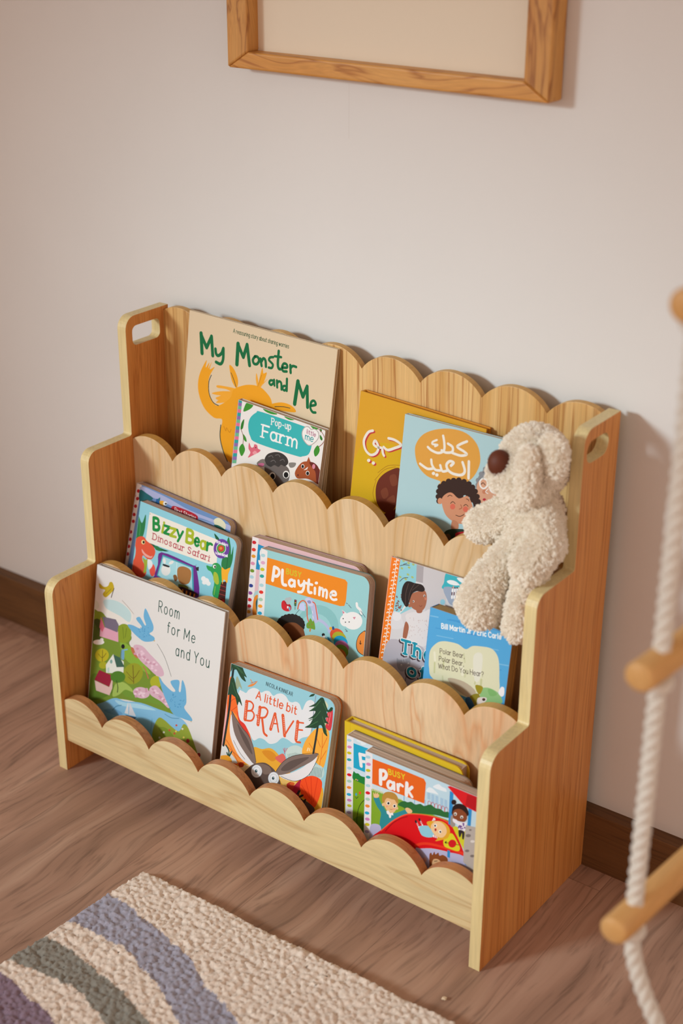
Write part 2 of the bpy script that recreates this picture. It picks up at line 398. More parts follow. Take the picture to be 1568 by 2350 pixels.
# cover printing in cover-local tenths of a millimetre: P filled shape, S brush stroke, E ellipse, T lettering
ART = {
'monster': ('#dfc9a8', [
('T','#2f5a3a',79,'A reassuring story about sharing worries',[861,161,1901,174,62],0),
('S','#0b6b3c',649,0,[294,606,249,305]),
('S','#0b6b3c',592,0,[251,324,375,500,455,315]),
('S','#0b6b3c',587,0,[454,308,504,597]),
('S','#0b6b3c',508,1,[548,483,566,552,610,573,670,522,694,452]),
('S','#0b6b3c',504,1,[698,440,708,604,668,689,577,681]),
('S','#0b6b3c',660,0,[976,626,969,309]),
('S','#0b6b3c',577,0,[970,320,1086,490,1139,290]),
('S','#0b6b3c',573,0,[1138,285,1215,588]),
('S','#0b6b3c',441,1,[1306,428,1268,488,1294,541,1351,533,1382,474,1352,427,1300,430]),
('S','#0b6b3c',440,0,[1405,441,1438,543]),
('S','#0b6b3c',440,1,[1431,475,1460,424,1500,447,1518,537]),
('S','#0b6b3c',384,1,[1637,365,1582,382,1563,424,1606,451,1643,480,1626,531,1570,539]),
('S','#0b6b3c',458,1,[1727,252,1730,441,1754,510,1788,512]),
('S','#0b6b3c',383,0,[1663,345,1780,333]),
('S','#0b6b3c',408,1,[1819,481,1901,462,1891,419,1840,416,1812,474,1835,529,1902,522]),
('S','#0b6b3c',431,0,[1957,413,1975,524]),
('S','#0b6b3c',406,1,[1968,456,2002,416,2064,416]),
('S','#0b6b3c',387,1,[1679,715,1623,723,1605,765,1641,789,1683,747]),
('S','#0b6b3c',361,0,[1689,698,1704,784]),
('S','#0b6b3c',386,0,[1740,696,1756,799]),
('S','#0b6b3c',386,1,[1750,735,1780,700,1822,718,1837,813]),
('S','#0b6b3c',384,1,[1921,746,1876,748,1852,786,1889,815,1924,778]),
('S','#0b6b3c',408,0,[1919,630,1933,809]),
('S','#0b6b3c',639,0,[2097,970,2120,620]),
('S','#0b6b3c',557,0,[2121,629,2232,830,2291,658]),
('S','#0b6b3c',529,0,[2290,654,2331,964]),
('S','#0b6b3c',404,1,[2398,924,2471,888,2438,840,2392,866,2379,950,2425,1011,2480,1007]),
('P','#eda21d',1,[838,664,937,718,1022,865,1005,988,915,914,861,783]),
('P','#eda21d',1,[1484,650,1544,624,1505,774,1439,885,1412,796,1448,581,1467,595]),
('P','#f0a832',1,[1354,673,1391,754,1425,864,1384,862,1351,764]),
('P','#f0a832',1,[1570,712,1495,812,1430,887,1454,834]),
('P','#f0a832',1,[628,1035,781,1013,1018,1004,1014,1082,815,1053,643,1070]),
('P','#f0a832',1,[555,1168,759,1095,994,1058,971,1129,736,1173,569,1189]),
('P','#f0a832',1,[633,1223,822,1128,997,1098,916,1173,713,1252,635,1251]),
('P','#f0a832',1,[634,1300,796,1171,1000,1122,862,1235,703,1298]),
('P','#eda21d',1,[1661,1087,1858,1005,2045,1011,2132,1086,1928,1125,1730,1141]),
('P','#eda21d',1,[392,690,384,812,448,715,433,815,495,695,464,822,555,763,483,900,457,1022,484,1190,574,1315,680,1343,892,1179,944,1032,1077,942,1241,880,1437,866,1594,942,1679,1040,1679,1206,1544,1576,1184,2111,980,2178,839,2029,753,1780,777,1548,620,1555,429,1463,309,1306,256,1123,281,918]),
('S','#1c3a35',135,1,[504,905,466,1020,484,1190,574,1315,686,1343]),
('S','#1c3a35',164,1,[758,1636,760,1827,836,2025,938,2177]),
('S','#c98215',104,1,[1452,681,1421,794,1399,870]),
('S','#1c3a35',106,1,[878,779,940,872,991,972]),
('S','#c98215',109,1,[816,1641,863,1702,871,1651,936,1708,961,1653]),
('S','#1c3a35',104,1,[1743,1100,1893,1063,2022,1055])]),
'farm': ('#e9e4df', [
('P','#2f9f9c',0,[-24,-12,66,-19,67,34,-24,43]),
('P','#8d6aa8',0,[-24,43,67,34,68,87,-25,97]),
('P','#6db58c',0,[-25,97,68,87,68,139,-26,151]),
('P','#dd6f92',0,[-26,151,68,139,69,192,-27,206]),
('P','#2f9f9c',0,[-27,206,69,192,70,245,-28,260]),
('P','#8d6aa8',0,[-28,260,70,245,71,298,-28,315]),
('P','#6db58c',0,[-28,315,71,298,72,351,-29,370]),
('P','#dd6f92',0,[-29,370,72,351,72,404,-30,424]),
('P','#2f9f9c',0,[-30,424,72,404,73,458,-31,479]),
('P','#8d6aa8',0,[-31,479,73,458,74,511,-32,534]),
('P','#6db58c',0,[-32,534,74,511,75,565,-32,590]),
('P','#dd6f92',0,[-32,590,75,565,76,618,-33,645]),
('P','#2f9f9c',0,[-33,645,76,618,77,672,-34,700]),
('P','#8d6aa8',0,[-34,700,77,672,77,726,-35,756]),
('P','#6db58c',0,[-35,756,77,726,78,780,-36,811]),
('P','#dd6f92',0,[-36,811,78,780,79,834,-36,867]),
('P','#2f9f9c',0,[-36,867,79,834,80,888,-37,923]),
('P','#8d6aa8',0,[-37,923,80,888,81,942,-38,979]),
('P','#6db58c',0,[-38,979,81,942,82,996,-39,1035]),
('P','#3bb3b4',1,[248,215,348,100,450,62,1246,50,1364,82,1401,256,1371,432,1265,506,1135,536,424,561,285,495,228,354]),
('T','#e9e9e6',156,'Pop-up',[646,197,999,175,98],1),
('T','#f0efec',289,'Farm',[504,439,1140,416,188],1),
('P','#3f8f30',1,[109,152,130,49,162,4,278,-19,258,50,177,122]),
('P','#3f8f30',1,[459,0,545,-36,666,-24,728,14,624,41,515,35]),
('P','#3f8f30',1,[858,9,968,-43,1088,-23,973,31]),
('P','#3f8f30',1,[1323,-9,1384,-40,1479,9,1402,42]),
('P','#2f7a2a',1,[141,269,98,340,93,439,136,411]),
('P','#3f8f30',1,[145,502,205,537,231,602,176,585]),
('P','#3f8f30',1,[153,656,104,755,164,855,216,755,202,693]),
('P','#2f7a2a',1,[1507,-27,1543,-6,1529,50,1502,16]),
('P','#2f7a2a',1,[1519,91,1568,128,1563,167,1527,145]),
('P','#3f8f30',1,[1500,260,1449,360,1483,439,1535,380,1546,305]),
('S','#7a4433',107,1,[99,438,158,534,168,654]),
('S','#8a3b30',100,1,[1462,5,1551,48,1605,121,1585,203,1525,276]),
('P','#b7aca8',1,[1354,313,1240,258,1198,157,1234,61,1301,26,1357,51,1416,28,1493,62,1505,143,1453,235]),
('P','#efece8',1,[1349,300,1250,246,1211,155,1241,70,1297,41,1356,66,1416,40,1481,72,1491,142,1443,226]),
('T','#b06d88',101,'little',[1284,140,1445,147,64],0),
('T','#2a9c9d',127,'me',[1271,239,1414,235,97],0),
('P','#d8687a',1,[278,600,327,661,371,639,377,596,429,594,452,641,503,649,477,692,424,733,366,781,286,839,321,746,279,695]),
('P','#e89aa2',1,[398,692,444,707,406,751,361,741]),
('E','#3a2a2a',[409,640,11,-4,1,9]),
('P','#7d736c',1,[460,869,552,776,639,782,623,871,517,905]),
('P','#c5688a',1,[482,882,549,841,601,843,557,902]),
('P','#85807a',1,[1038,683,1162,643,1143,712,1069,746]),
('P','#6b625e',1,[607,842,687,791,880,734,1044,769,1080,903,1035,1026,936,1138,767,1165,650,1030]),
('P','#3b3634',1,[627,820,596,757,641,669,737,609,835,578,927,583,1001,622,1027,691,974,757,906,755,861,804,786,799,723,848,665,843]),
('S','#6e6866',105,1,[661,707,713,670,745,692]),
('S','#6e6866',105,1,[781,644,835,617,867,641]),
('S','#6e6866',105,1,[712,764,764,727,802,749]),
('S','#6e6866',104,1,[875,699,927,661,958,685]),
('E','#ece8e2',[770,980,58,-19,8,59]),
('E','#1d1a1a',[774,984,41,-14,6,45]),
('E','#ece8e2',[1014,876,57,-19,8,58]),
('E','#1d1a1a',[1014,881,41,-13,6,44]),
('P','#a5522c',1,[1166,812,1194,710,1268,600,1362,555,1476,542,1566,590,1633,664,1636,832,1484,819,1373,822,1228,869]),
('P','#a5522c',0,[1347,569,1373,479,1422,550]),
('P','#6a2a20',1,[1395,559,1484,540,1580,605,1643,805,1568,825,1523,671,1455,621]),
('P','#ede4dc',0,[1312,711,1384,630,1374,676]),
('E','#efe9e2',[1290,655,29,-9,5,32]),
('E','#1d1a1a',[1290,658,21,-7,4,25]),
('E','#efe9e2',[1390,731,32,-10,5,35]),
('E','#1d1a1a',[1391,734,24,-8,4,28]),
('E','#d98a9a',[1481,596,26,-9,5,37]),
('E','#6a2a20',[1226,816,13,-4,2,16])]),
'yellow': ('#dba12c', [
('P','#d6aa1e',1,[56,883,298,701,779,677,917,1370,723,2010,-53,1669]),
('S','#c03a3c',390,1,[294,533,215,583,160,723,201,847,299,899,391,844,418,746,356,668,330,725,393,753,476,746,504,814,527,844]),
('S','#c03a3c',386,1,[570,571,660,565,751,584,788,618,688,686,579,745,505,721]),
('E','#c03a3c',[278,990,29,-8,3,25]),
('E','#c03a3c',[362,1006,28,-8,3,25]),
('S','#ebe2d4',391,1,[270,523,191,573,135,713,177,837,275,889,367,834,394,736,332,657,306,715,368,743,452,736,480,804,503,834]),
('S','#ebe2d4',387,1,[547,561,636,555,728,574,764,608,664,676,556,735,481,711]),
('E','#ebe2d4',[253,980,29,-8,3,25]),
('E','#ebe2d4',[337,996,28,-8,3,25]),
('S','#ebe2d4',232,1,[841,129,794,152,793,196,819,206]),
('P','#6b2f20',1,[431,1439,430,1295,486,1163,625,1025,799,952,859,1245,792,1524,756,1598,666,1667,567,1657,471,1571]),
('S','#a9741e',76,1,[431,1117,591,962,807,893]),
('S','#a9741e',76,1,[391,1243,536,1043,717,942]),
('S','#a9741e',77,1,[461,1598,383,1448,416,1236]),
('P','#7c3f2a',1,[636,1113,732,1056,780,1184,691,1239]),
('P','#7c3f2a',1,[513,1379,600,1295,652,1394,577,1475]),
('P','#7c3f2a',1,[624,1489,739,1367,772,1472]),
('P','#6e2a26',1,[635,1677,768,1589,854,1504,897,1837,615,1782])]),
'blue': ('#aecdd2', [
('P','#dd9f45',1,[209,477,235,335,332,205,515,101,745,39,980,46,1163,160,1240,357,1210,529,1119,680,955,782,809,803,688,840,637,864,661,814,447,793,281,677]),
('S','#ece6da',357,1,[1005,156,914,215,867,269,978,306,1023,337,934,375,803,370]),
('S','#ece6da',362,1,[718,257,793,287,796,355,705,388,632,374]),
('S','#ece6da',362,1,[630,166,659,260,666,366,584,423,474,412,410,380]),
('S','#ece6da',280,1,[539,247,478,288,476,321,558,312,520,342]),
('S','#ece6da',386,0,[1069,426,1093,660]),
('S','#ece6da',388,1,[974,461,1024,576,973,643,839,655,757,617,731,553,777,494,837,500,802,552]),
('S','#ece6da',365,1,[758,632,679,663,634,588]),
('S','#ece6da',367,1,[642,662,565,670,505,615,484,545]),
('S','#ece6da',368,1,[517,666,435,687,314,646]),
('E','#ece6da',[542,730,26,-7,3,24]),
('E','#ece6da',[598,738,26,-7,3,24]),
('P','#8a8b8f',1,[1216,757,1240,601,1323,464,1447,354,1518,420,1621,552,1650,676,1577,642,1397,583,1296,651,1268,749]),
('E','#8a8b8f',[1243,649,37,-9,4,34]),
('E','#8a8b8f',[1277,550,36,-9,4,33]),
('E','#8a8b8f',[1330,467,36,-9,4,33]),
('E','#8a8b8f',[1390,399,36,-9,4,33]),
('E','#8a8b8f',[1447,359,36,-9,4,33]),
('E','#8a8b8f',[1505,402,36,-9,4,33]),
('E','#8a8b8f',[1559,467,36,-9,4,33]),
('E','#8a8b8f',[1610,554,36,-9,4,33]),
('E','#8a8b8f',[1246,717,37,-9,4,34]),
('S','#5f6064',110,1,[1303,527,1341,486,1373,514]),
('S','#5f6064',109,1,[1380,460,1420,431,1444,465]),
('S','#5f6064',110,1,[1260,644,1285,611,1310,631]),
('P','#d9a283',1,[1233,753,1281,628,1452,568,1610,634,1632,713,1517,844,1364,954,1279,928]),
('E','#c9805f',[1359,784,34,-9,4,31]),
('S','#f0ece6',219,1,[1313,604,1373,621,1388,691,1342,743,1287,723,1273,652,1313,604]),
('S','#f0ece6',218,1,[1486,607,1552,633,1558,716,1501,763,1440,736,1435,658,1486,607]),
('S','#f0ece6',164,1,[1386,676,1439,689]),
('S','#5a3428',110,1,[1295,694,1321,666,1358,688]),
('S','#5a3428',109,1,[1459,705,1489,676,1532,696]),
('S','#f0e8e0',110,1,[1410,728,1376,780,1413,797]),
('E','#b8283a',[1371,893,25,-7,2,18]),
('E','#d9a83a',[1221,793,14,-4,2,13]),
('E','#d9a83a',[1225,824,14,-4,2,13]),
('E','#d9a83a',[1229,856,14,-4,2,13]),
('E','#d9a83a',[1233,887,14,-4,2,13]),
('P','#3a2620',1,[660,1059,635,946,679,837,805,766,948,724,1098,745,1197,789,1254,870,1294,1000,1234,1081,1206,996,1118,906,1055,917,980,981,861,931,784,983,738,1055,734,1122]),
('E','#3a2620',[670,893,44,-11,5,40]),
('E','#3a2620',[723,831,44,-11,5,39]),
('E','#3a2620',[792,781,43,-11,5,39]),
('E','#3a2620',[868,750,43,-11,5,39]),
('E','#3a2620',[948,724,43,-11,5,39]),
('E','#3a2620',[1030,725,43,-11,5,39]),
('E','#3a2620',[1108,737,43,-11,5,39]),
('E','#3a2620',[1171,769,42,-11,5,39]),
('E','#3a2620',[1218,816,42,-11,5,39]),
('E','#3a2620',[1256,881,42,-11,5,39]),
('E','#3a2620',[1282,947,42,-11,5,39]),
('E','#3a2620',[1290,1012,42,-11,5,39]),
('E','#3a2620',[655,963,44,-11,5,40]),
('E','#3a2620',[658,1038,44,-12,5,40]),
('E','#3a2620',[677,1099,44,-12,5,40]),
('E','#3a2620',[775,964,43,-11,5,40]),
('E','#3a2620',[854,927,43,-11,5,39]),
('E','#3a2620',[917,954,43,-11,5,39]),
('E','#3a2620',[1006,952,43,-11,5,39]),
('E','#3a2620',[1116,885,43,-11,5,39]),
('E','#3a2620',[1188,944,42,-11,5,39]),
('P','#d0906e',1,[716,1067,781,962,866,929,980,981,1101,911,1167,969,1214,1059,1202,1198,1138,1292,1025,1339,884,1317,778,1236]),
('E','#d0906e',[692,1095,38,-10,5,45]),
('E','#d86b55',[899,1122,40,-11,5,40]),
('E','#d86b55',[1102,1105,40,-11,5,39]),
('S','#4a2a20',99,1,[862,1083,893,1050,932,1069]),
('S','#4a2a20',98,1,[1068,1066,1099,1036,1137,1053]),
('S','#4a2a20',99,1,[804,1000,836,970,872,976]),
('S','#4a2a20',98,1,[1095,956,1125,958,1139,976]),
('S','#4a2a20',99,1,[963,1230,1029,1229,1089,1185]),
('S','#a85a40',112,1,[1020,1062,1042,1100,1005,1131]),
('P','#c08060',1,[920,1313,1018,1335,1014,1446,919,1451]),
('P','#2d3a2c',1,[809,1537,890,1459,1034,1413,1158,1406,1114,1578,824,1660]),
('P','#b5222a',1,[990,1492,1181,1400,1430,1282,1703,1158,1736,1402,1114,1578]),
('P','#6a4a30',1,[813,1569,898,1528,941,1627,812,1663])]),
'first': ('#6b8cba', [
('P','#e3dcda',0,[-12,6,100,-3,48,1570,-72,1615]),
('E','#b2222c',[51,120,32,-11,5,29]),
('E','#b2222c',[-18,222,32,-11,5,29]),
('E','#b2222c',[54,247,32,-11,5,29]),
('E','#b2222c',[-33,310,32,-11,5,29]),
('E','#b2222c',[37,380,32,-11,5,29]),
('E','#b2222c',[-23,447,32,-11,5,29]),
('E','#b2222c',[33,523,32,-11,5,29]),
('E','#b2222c',[-38,593,32,-11,5,29]),
('E','#b2222c',[38,637,32,-11,5,29]),
('E','#b2222c',[-35,697,32,-11,5,29]),
('E','#b2222c',[16,825,32,-11,5,29]),
('E','#b2222c',[-36,886,32,-12,5,30]),
('E','#b2222c',[28,947,32,-12,6,30]),
('E','#b2222c',[-54,1018,32,-12,5,30]),
('E','#b2222c',[19,1072,32,-12,6,30]),
('E','#b2222c',[-48,1164,32,-12,6,30]),
('E','#b2222c',[22,1202,32,-12,6,30]),
('E','#b2222c',[-50,1270,32,-12,6,30]),
('P','#a9aed2',1,[105,24,413,22,720,38,1078,77,1567,66,1901,48,1916,122,1480,117,1043,150,586,125,123,120]),
('P','#8ea3cc',1,[1097,171,1339,147,1578,122,1826,154,1842,228,1480,238,1181,222]),
('P','#1f6167',1,[79,90,223,102,364,140,248,231,100,272]),
('P','#247079',1,[418,183,495,75,494,177]),
('P','#eda92e',1,[492,141,583,110,585,199,506,214]),
('E','#e9e6e2',[613,136,40,-14,6,32]),
('E','#2a2a30',[628,135,19,-7,3,15]),
('P','#2a5f9a',1,[431,117,497,140,501,216,438,207]),
('P','#b2202e',1,[748,155,834,107,1236,102,1283,186,1212,252,780,241]),
('T','#ecdcd8',89,'First Stories',[818,204,1244,192,70],1),
('P','#ddd8b8',1,[1588,75,1675,4,1804,43,1826,130,1760,182,1661,173]),
('P','#1f5a50',1,[1608,152,1699,120,1875,157,1886,212])]),
'bizzy': ('#8ecbd9', [
('P','#2b7a45',1,[-10,572,-15,410,-19,228,81,337,136,173,154,395,118,570]),
('P','#2b7a45',1,[-33,621,-28,455,51,470,122,590]),
('P','#2b7a45',1,[-38,234,23,295,63,466,15,482]),
('S','#5aa05a',91,1,[64,548,51,388,-11,245]),
('S','#e08a3a',158,0,[-2,202,-22,494,-64,1046]),
('P','#1c5a38',1,[222,576,430,607,656,603,681,603,586,636,385,643]),
('P','#2b7a45',1,[382,624,454,599,562,640,440,669]),
('P','#1c5a38',1,[1493,37,1587,79,1626,140,1552,126]),
('P','#2b7a45',1,[1735,221,1763,5,1828,130,1860,257,1877,114,1900,322,1867,492,1795,557,1711,487,1709,369]),
('S','#1c5a38',106,1,[1769,210,1807,355,1811,512]),
('P','#ebe4d8',0,[207,113,1588,114,1619,504,1461,539,199,608]),
('E','#3a3a3a',[222,141,7,-2,1,6]),
('T','#1d8a40',515,'B',[329,361,442,343,187],0),
('T','#a7b62c',445,'i',[498,349,513,350,178],0),
('T','#1d8a40',444,'z',[543,346,647,339,174],0),
('T','#a7b62c',443,'z',[668,348,776,336,178],0),
('T','#1d8a40',418,'y',[800,336,912,326,177],0),
('T','#a7b62c',525,'B',[994,343,1125,334,200],0),
('T','#1d8a40',413,'e',[1160,342,1237,336,184],0),
('T','#a7b62c',412,'a',[1273,348,1364,341,179],0),
('T','#1d8a40',431,'r',[1402,339,1488,334,175],0),
('T','#b9505c',157,'Dinosaur Safari',[335,521,1468,496,98],1),
('E','#6c3f9b',[1669,224,147,-50,26,149]),
('E','#e9dfe6',[1660,223,90,-31,15,84]),
('E','#3f9a4a',[1660,223,81,-28,13,75]),
('E','#c9432e',[1660,223,54,-18,9,48]),
('E','#e08a3a',[1655,221,27,-9,4,22]),
('T','#e9e2ee',85,'With sliders',[1555,168,1775,149,42],0),
('T','#e9e2ee',86,'to push and pull',[1571,341,1799,314,38],0),
('P','#dc573a',1,[-11,696,17,609,90,555,166,546,223,586,363,630,422,712,376,835,285,871,188,842,185,918,261,1007,297,1106,221,1206,-40,1277,-54,1105,20,954,28,807]),
('P','#9fae3a',1,[185,885,253,894,285,875,291,1067,238,1117,240,1002]),
('P','#e9a59a',1,[147,749,227,796,336,808,373,783,355,830,255,844,167,804]),
('E','#f0e4a0',[156,631,36,-12,6,35]),
('E','#2a2020',[164,629,22,-7,4,23]),
('S','#a8321f',115,1,[20,1079,50,1172,143,1202]),
('E','#e9584a',[411,1016,58,-20,16,98]),
('P','#e6e9ea',1,[287,882,372,873,399,946,332,1032]),
('P','#6c2d86',1,[463,1089,502,890,541,667,1186,663,1238,653,1377,1059,1223,1165,516,1132]),
('P','#3f9fb0',0,[511,1072,571,698,1191,693,1272,1078,1168,1134]),
('P','#a6d6de',0,[534,1053,585,722,1160,712,1240,1061,919,1132,660,1081]),
('S','#d6ebee',89,0,[865,722,897,996]),
('E','#e6e4e0',[673,920,90,-32,15,89]),
('E','#e6e4e0',[621,787,27,-14,17,42]),
('E','#e6e4e0',[758,767,18,15,-42,37]),
('P','#2a2a2e',1,[605,841,729,831,728,856,679,865,609,868]),
('P','#a5713f',1,[894,834,947,765,1051,738,1154,763,1174,878,1142,980,1027,1032,932,984]),
('P','#8a5a30',1,[830,959,885,929,925,986,878,1034]),
('P','#6f7a35',1,[957,1057,1100,1026,1157,1067,990,1106]),
('P','#3a2030',0,[893,1125,1034,1070,1305,1066,1368,1082,1180,1201,929,1190]),
('S','#e0872e',290,0,[973,1125,968,1196]),
('S','#e0872e',289,0,[1052,1121,1047,1192]),
('S','#e0872e',288,0,[1131,1117,1126,1188]),
('S','#e0872e',287,0,[1209,1113,1204,1184]),
('S','#e0872e',286,0,[1287,1109,1282,1180]),
('P','#2f2a30',0,[1233,679,1296,648,1303,715,1260,722]),
('E','#e9e9e8',[1415,802,46,-16,7,38]),
('E','#e9e9e8',[1470,823,59,-21,9,49]),
('E','#e9e9e8',[1522,844,41,-15,6,34]),
('E','#e9e9e8',[1439,854,41,-15,6,34]),
('P','#2f9a50',1,[1434,576,1533,562,1557,505,1622,470,1687,486,1738,557,1762,748,1758,1021,1627,988,1625,787,1549,654,1473,635]),
('P','#a7b83a',1,[1593,629,1667,642,1713,766,1667,803,1601,746]),
('E','#e9efe4',[1587,543,29,-10,5,28]),
('E','#1d2a20',[1597,543,16,-6,3,17]),
('S','#7fb84a',173,1,[1655,847,1654,978]),
('P','#4a2422',0,[1752,742,1852,687,1884,1106,1737,1039]),
('S','#a8403a',86,0,[1742,796,1850,785]),
('S','#a8403a',86,0,[1744,863,1855,851]),
('S','#a8403a',86,0,[1747,931,1860,918]),
('S','#a8403a',87,0,[1749,998,1864,984]),
('P','#efac2e',1,[1721,515,1789,520,1882,459,1860,574,1866,711,1793,678,1779,762]),
('E','#c8202a',[1831,1025,40,-15,5,26])]),
'busyb': ('#dcb4b8', [
('P','#e4dddb',0,[-14,-20,117,11,109,1339,-36,1379]),
('E','#c5222e',[37,84,39,1,-7,27]),
('E','#d83a2c',[40,196,39,1,-7,27]),
('E','#dd932e',[45,298,39,1,-7,27]),
('E','#d48aa6',[41,412,39,1,-7,27]),
('E','#6f8f2c',[40,527,40,1,-7,27]),
('E','#a9c9d2',[39,625,40,1,-7,27]),
('E','#2b3c88',[38,763,40,0,-7,28]),
('E','#8b4a92',[35,880,40,0,-7,28]),
('E','#c5222e',[32,987,40,0,-8,28]),
('E','#bb2a2e',[33,1088,40,0,-8,28]),
('E','#c98a2a',[30,1180,40,0,-8,28]),
('P','#2089b8',0,[113,92,252,105,162,218,178,479,104,486]),
('P','#ece6e2',1,[245,104,171,156,154,219,177,261,235,199]),
('P','#ece6e2',1,[139,336,177,339,171,403,150,377]),
('P','#a9c5c4',1,[117,842,190,807,190,934,106,932]),
('P','#e0872e',1,[114,930,205,890,201,1178,107,1192]),
('P','#1d5a60',1,[151,1008,171,939,205,898,214,1158,178,1136])]),
'playtime': ('#98c9cb', [
('P','#e6e0de',0,[1,-4,117,18,130,1064,13,1095]),
('E','#a9cdd4',[43,101,39,0,-6,27]),
('E','#d8a3c0',[48,212,39,0,-6,27]),
('E','#c7bf2c',[45,315,39,-1,-6,27]),
('E','#2f9f97',[45,419,39,-1,-6,27]),
('E','#a9cdd4',[49,559,39,-1,-6,27]),
('E','#d8352a',[50,666,40,-1,-6,27]),
('E','#a3c4a8',[50,780,40,-1,-6,27]),
('E','#ee9c2c',[50,884,40,-1,-6,27]),
('E','#2aa0c6',[50,994,40,-1,-6,27]),
('P','#e8871f',0,[121,114,807,120,1508,119,1552,153,1550,427,1530,507,1459,528,843,529,120,516]),
('T','#cdbb2a',167,'BUSY',[482,275,742,272,75],0),
('S','#ece7e3',506,0,[243,438,259,230]),
('S','#ece7e3',470,1,[263,226,334,243,353,297,317,354,255,360]),
('S','#ece7e3',484,1,[410,240,414,374,435,448,489,450]),
('S','#ece7e3',431,1,[626,356,575,347,542,389,557,434,601,439,634,397]),
('S','#ece7e3',415,0,[637,347,644,431]),
('S','#ece7e3',413,1,[707,330,719,379,756,395,795,352]),
('S','#ece7e3',412,1,[806,313,810,400,781,477,714,499]),
('S','#ece7e3',443,1,[888,274,886,411,908,458,946,451]),
('S','#ece7e3',395,0,[829,334,950,332]),
('S','#ece7e3',425,0,[1003,368,1007,451]),
('E','#ece7e3',[1021,288,29,-7,2,22]),
('S','#ece7e3',407,0,[1085,340,1085,453]),
('S','#ece7e3',391,1,[1092,373,1121,342,1148,371,1152,455]),
('S','#ece7e3',390,1,[1152,379,1188,349,1215,376,1213,464]),
('S','#ece7e3',372,1,[1287,397,1366,386,1359,343,1317,342,1282,383,1288,442,1335,463,1386,445]),
('P','#c8222e',1,[435,722,494,686,601,735,607,805,537,842,447,821]),
('P','#a51c28',1,[494,686,601,735,597,774,495,732]),
('P','#e6e6e6',0,[537,758,562,755,562,792,536,793]),
('P','#5fa8cc',0,[570,762,596,762,596,814,571,815]),
('E','#aeb6b8',[529,668,43,-11,3,36]),
('E','#aeb6b8',[573,642,36,-9,3,30]),
('E','#aeb6b8',[550,701,36,-9,3,30]),
('P','#2b2f33',0,[657,627,700,625,697,721,661,721]),
('E','#c8322e',[681,642,11,-3,1,9]),
('E','#d8b02e',[679,672,11,-3,1,9]),
('E','#4f9a4a',[676,702,11,-3,1,9]),
('S','#2b2f33',83,0,[679,722,680,777]),
('E','#86bcbd',[1093,938,370,-97,29,330]),
('E','#98c9cb',[1063,1007,285,-75,23,263]),
('S','#3a4a50',67,1,[687,859,771,745,855,670]),
('S','#3a4a50',66,1,[1091,801,1206,824,1283,888,1321,962]),
('S','#b4b8d8',1087,1,[922,579,995,643,1036,739,1051,834]),
('S','#b4b8d8',493,1,[1100,821,1208,847,1284,903,1310,957]),
('S','#d8603c',183,1,[729,756,747,667,805,608,862,623,888,685,908,833,952,923]),
('S','#d8603c',181,1,[973,587,1024,602,1058,703,1093,823]),
('S','#ece8ea',82,0,[988,721,998,756]),
('S','#ece8ea',82,0,[1002,793,1012,829]),
('P','#c3c8ea',1,[754,750,765,673,834,637,859,723,844,757]),
('P','#c6c6e0',1,[846,573,915,541,984,600,981,646,907,650]),
('P','#8f8fb8',1,[884,594,936,574,957,607,914,625]),
('P','#6f9a35',1,[963,837,1009,876,1028,855,1061,980,999,990,916,1000,904,941,939,894]),
('E','#a85a2e',[951,947,9,-2,1,8]),
('E','#a85a2e',[999,924,9,-2,1,7]),
('S','#c98a4a',265,0,[977,999,972,1031]),
('E','#28211e',[833,975,46,-12,3,39]),
('E','#28211e',[828,1015,46,-12,3,39]),
('E','#28211e',[806,1056,46,-12,3,39]),
('E','#28211e',[769,1094,46,-12,3,39]),
('E','#28211e',[721,1128,46,-12,3,39]),
('E','#28211e',[665,1154,46,-12,3,39]),
('E','#28211e',[605,1170,46,-12,3,40]),
('E','#28211e',[546,1174,47,-12,3,40]),
('E','#28211e',[494,1167,47,-12,3,40]),
('E','#28211e',[452,1149,47,-12,3,40]),
('E','#28211e',[424,1121,47,-12,3,40]),
('E','#28211e',[412,1085,47,-12,3,40]),
('E','#28211e',[417,1045,47,-12,3,40]),
('E','#28211e',[440,1004,47,-12,3,40]),
('E','#28211e',[477,965,47,-12,3,40]),
('E','#28211e',[526,931,46,-12,3,39]),
('E','#28211e',[583,906,46,-12,3,39]),
('E','#28211e',[642,890,46,-12,3,39]),
('E','#28211e',[700,886,46,-12,3,39]),
('E','#28211e',[752,894,46,-12,3,39]),
('E','#28211e',[794,912,46,-12,3,39]),
('E','#28211e',[821,940,46,-12,3,39]),
('E','#28211e',[624,1030,222,-58,12,144]),
('P','#7a4728',1,[478,1153,507,1060,576,1008,701,976,812,1011,871,1065,912,1325,520,1431]),
('E','#1d1614',[593,1162,13,-3,1,14]),
('E','#e8e6e4',[1690,688,162,-4,-26,135]),
('E','#e8e6e4',[1564,717,88,-23,8,88]),
('P','#e8e6e4',0,[1495,573,1584,606,1524,659]),
('P','#cf7f92',0,[1502,580,1546,605,1514,629]),
('P','#cf7f92',0,[1687,635,1737,619,1717,663]),
('S','#e8e6e4',414,1,[1735,420,1750,467,1800,496,1825,544]),
('E','#3a3a44',[1527,699,10,-3,1,9]),
('E','#3a3a44',[1633,721,10,-3,1,9]),
('E','#3a3a44',[1571,740,10,-3,1,9]),
('S','#4a4a5c',80,0,[1556,456,1581,462]),
('S','#4a4a5c',80,0,[1599,472,1647,508]),
('S','#4a4a5c',79,0,[1812,511,1894,582]),
('S','#4a4a5c',80,0,[1789,554,1839,578]),
('S','#4a4a5c',81,0,[1575,842,1612,862]),
('S','#4a4a5c',81,0,[1588,869,1616,870]),
('E','#d5542e',[1444,967,109,35,-54,92]),
('E','#a9a82e',[1486,1005,109,35,-54,92]),
('E','#1f93bb',[1516,1058,109,35,-54,92]),
('E','#b0689a',[1543,1123,109,35,-54,92]),
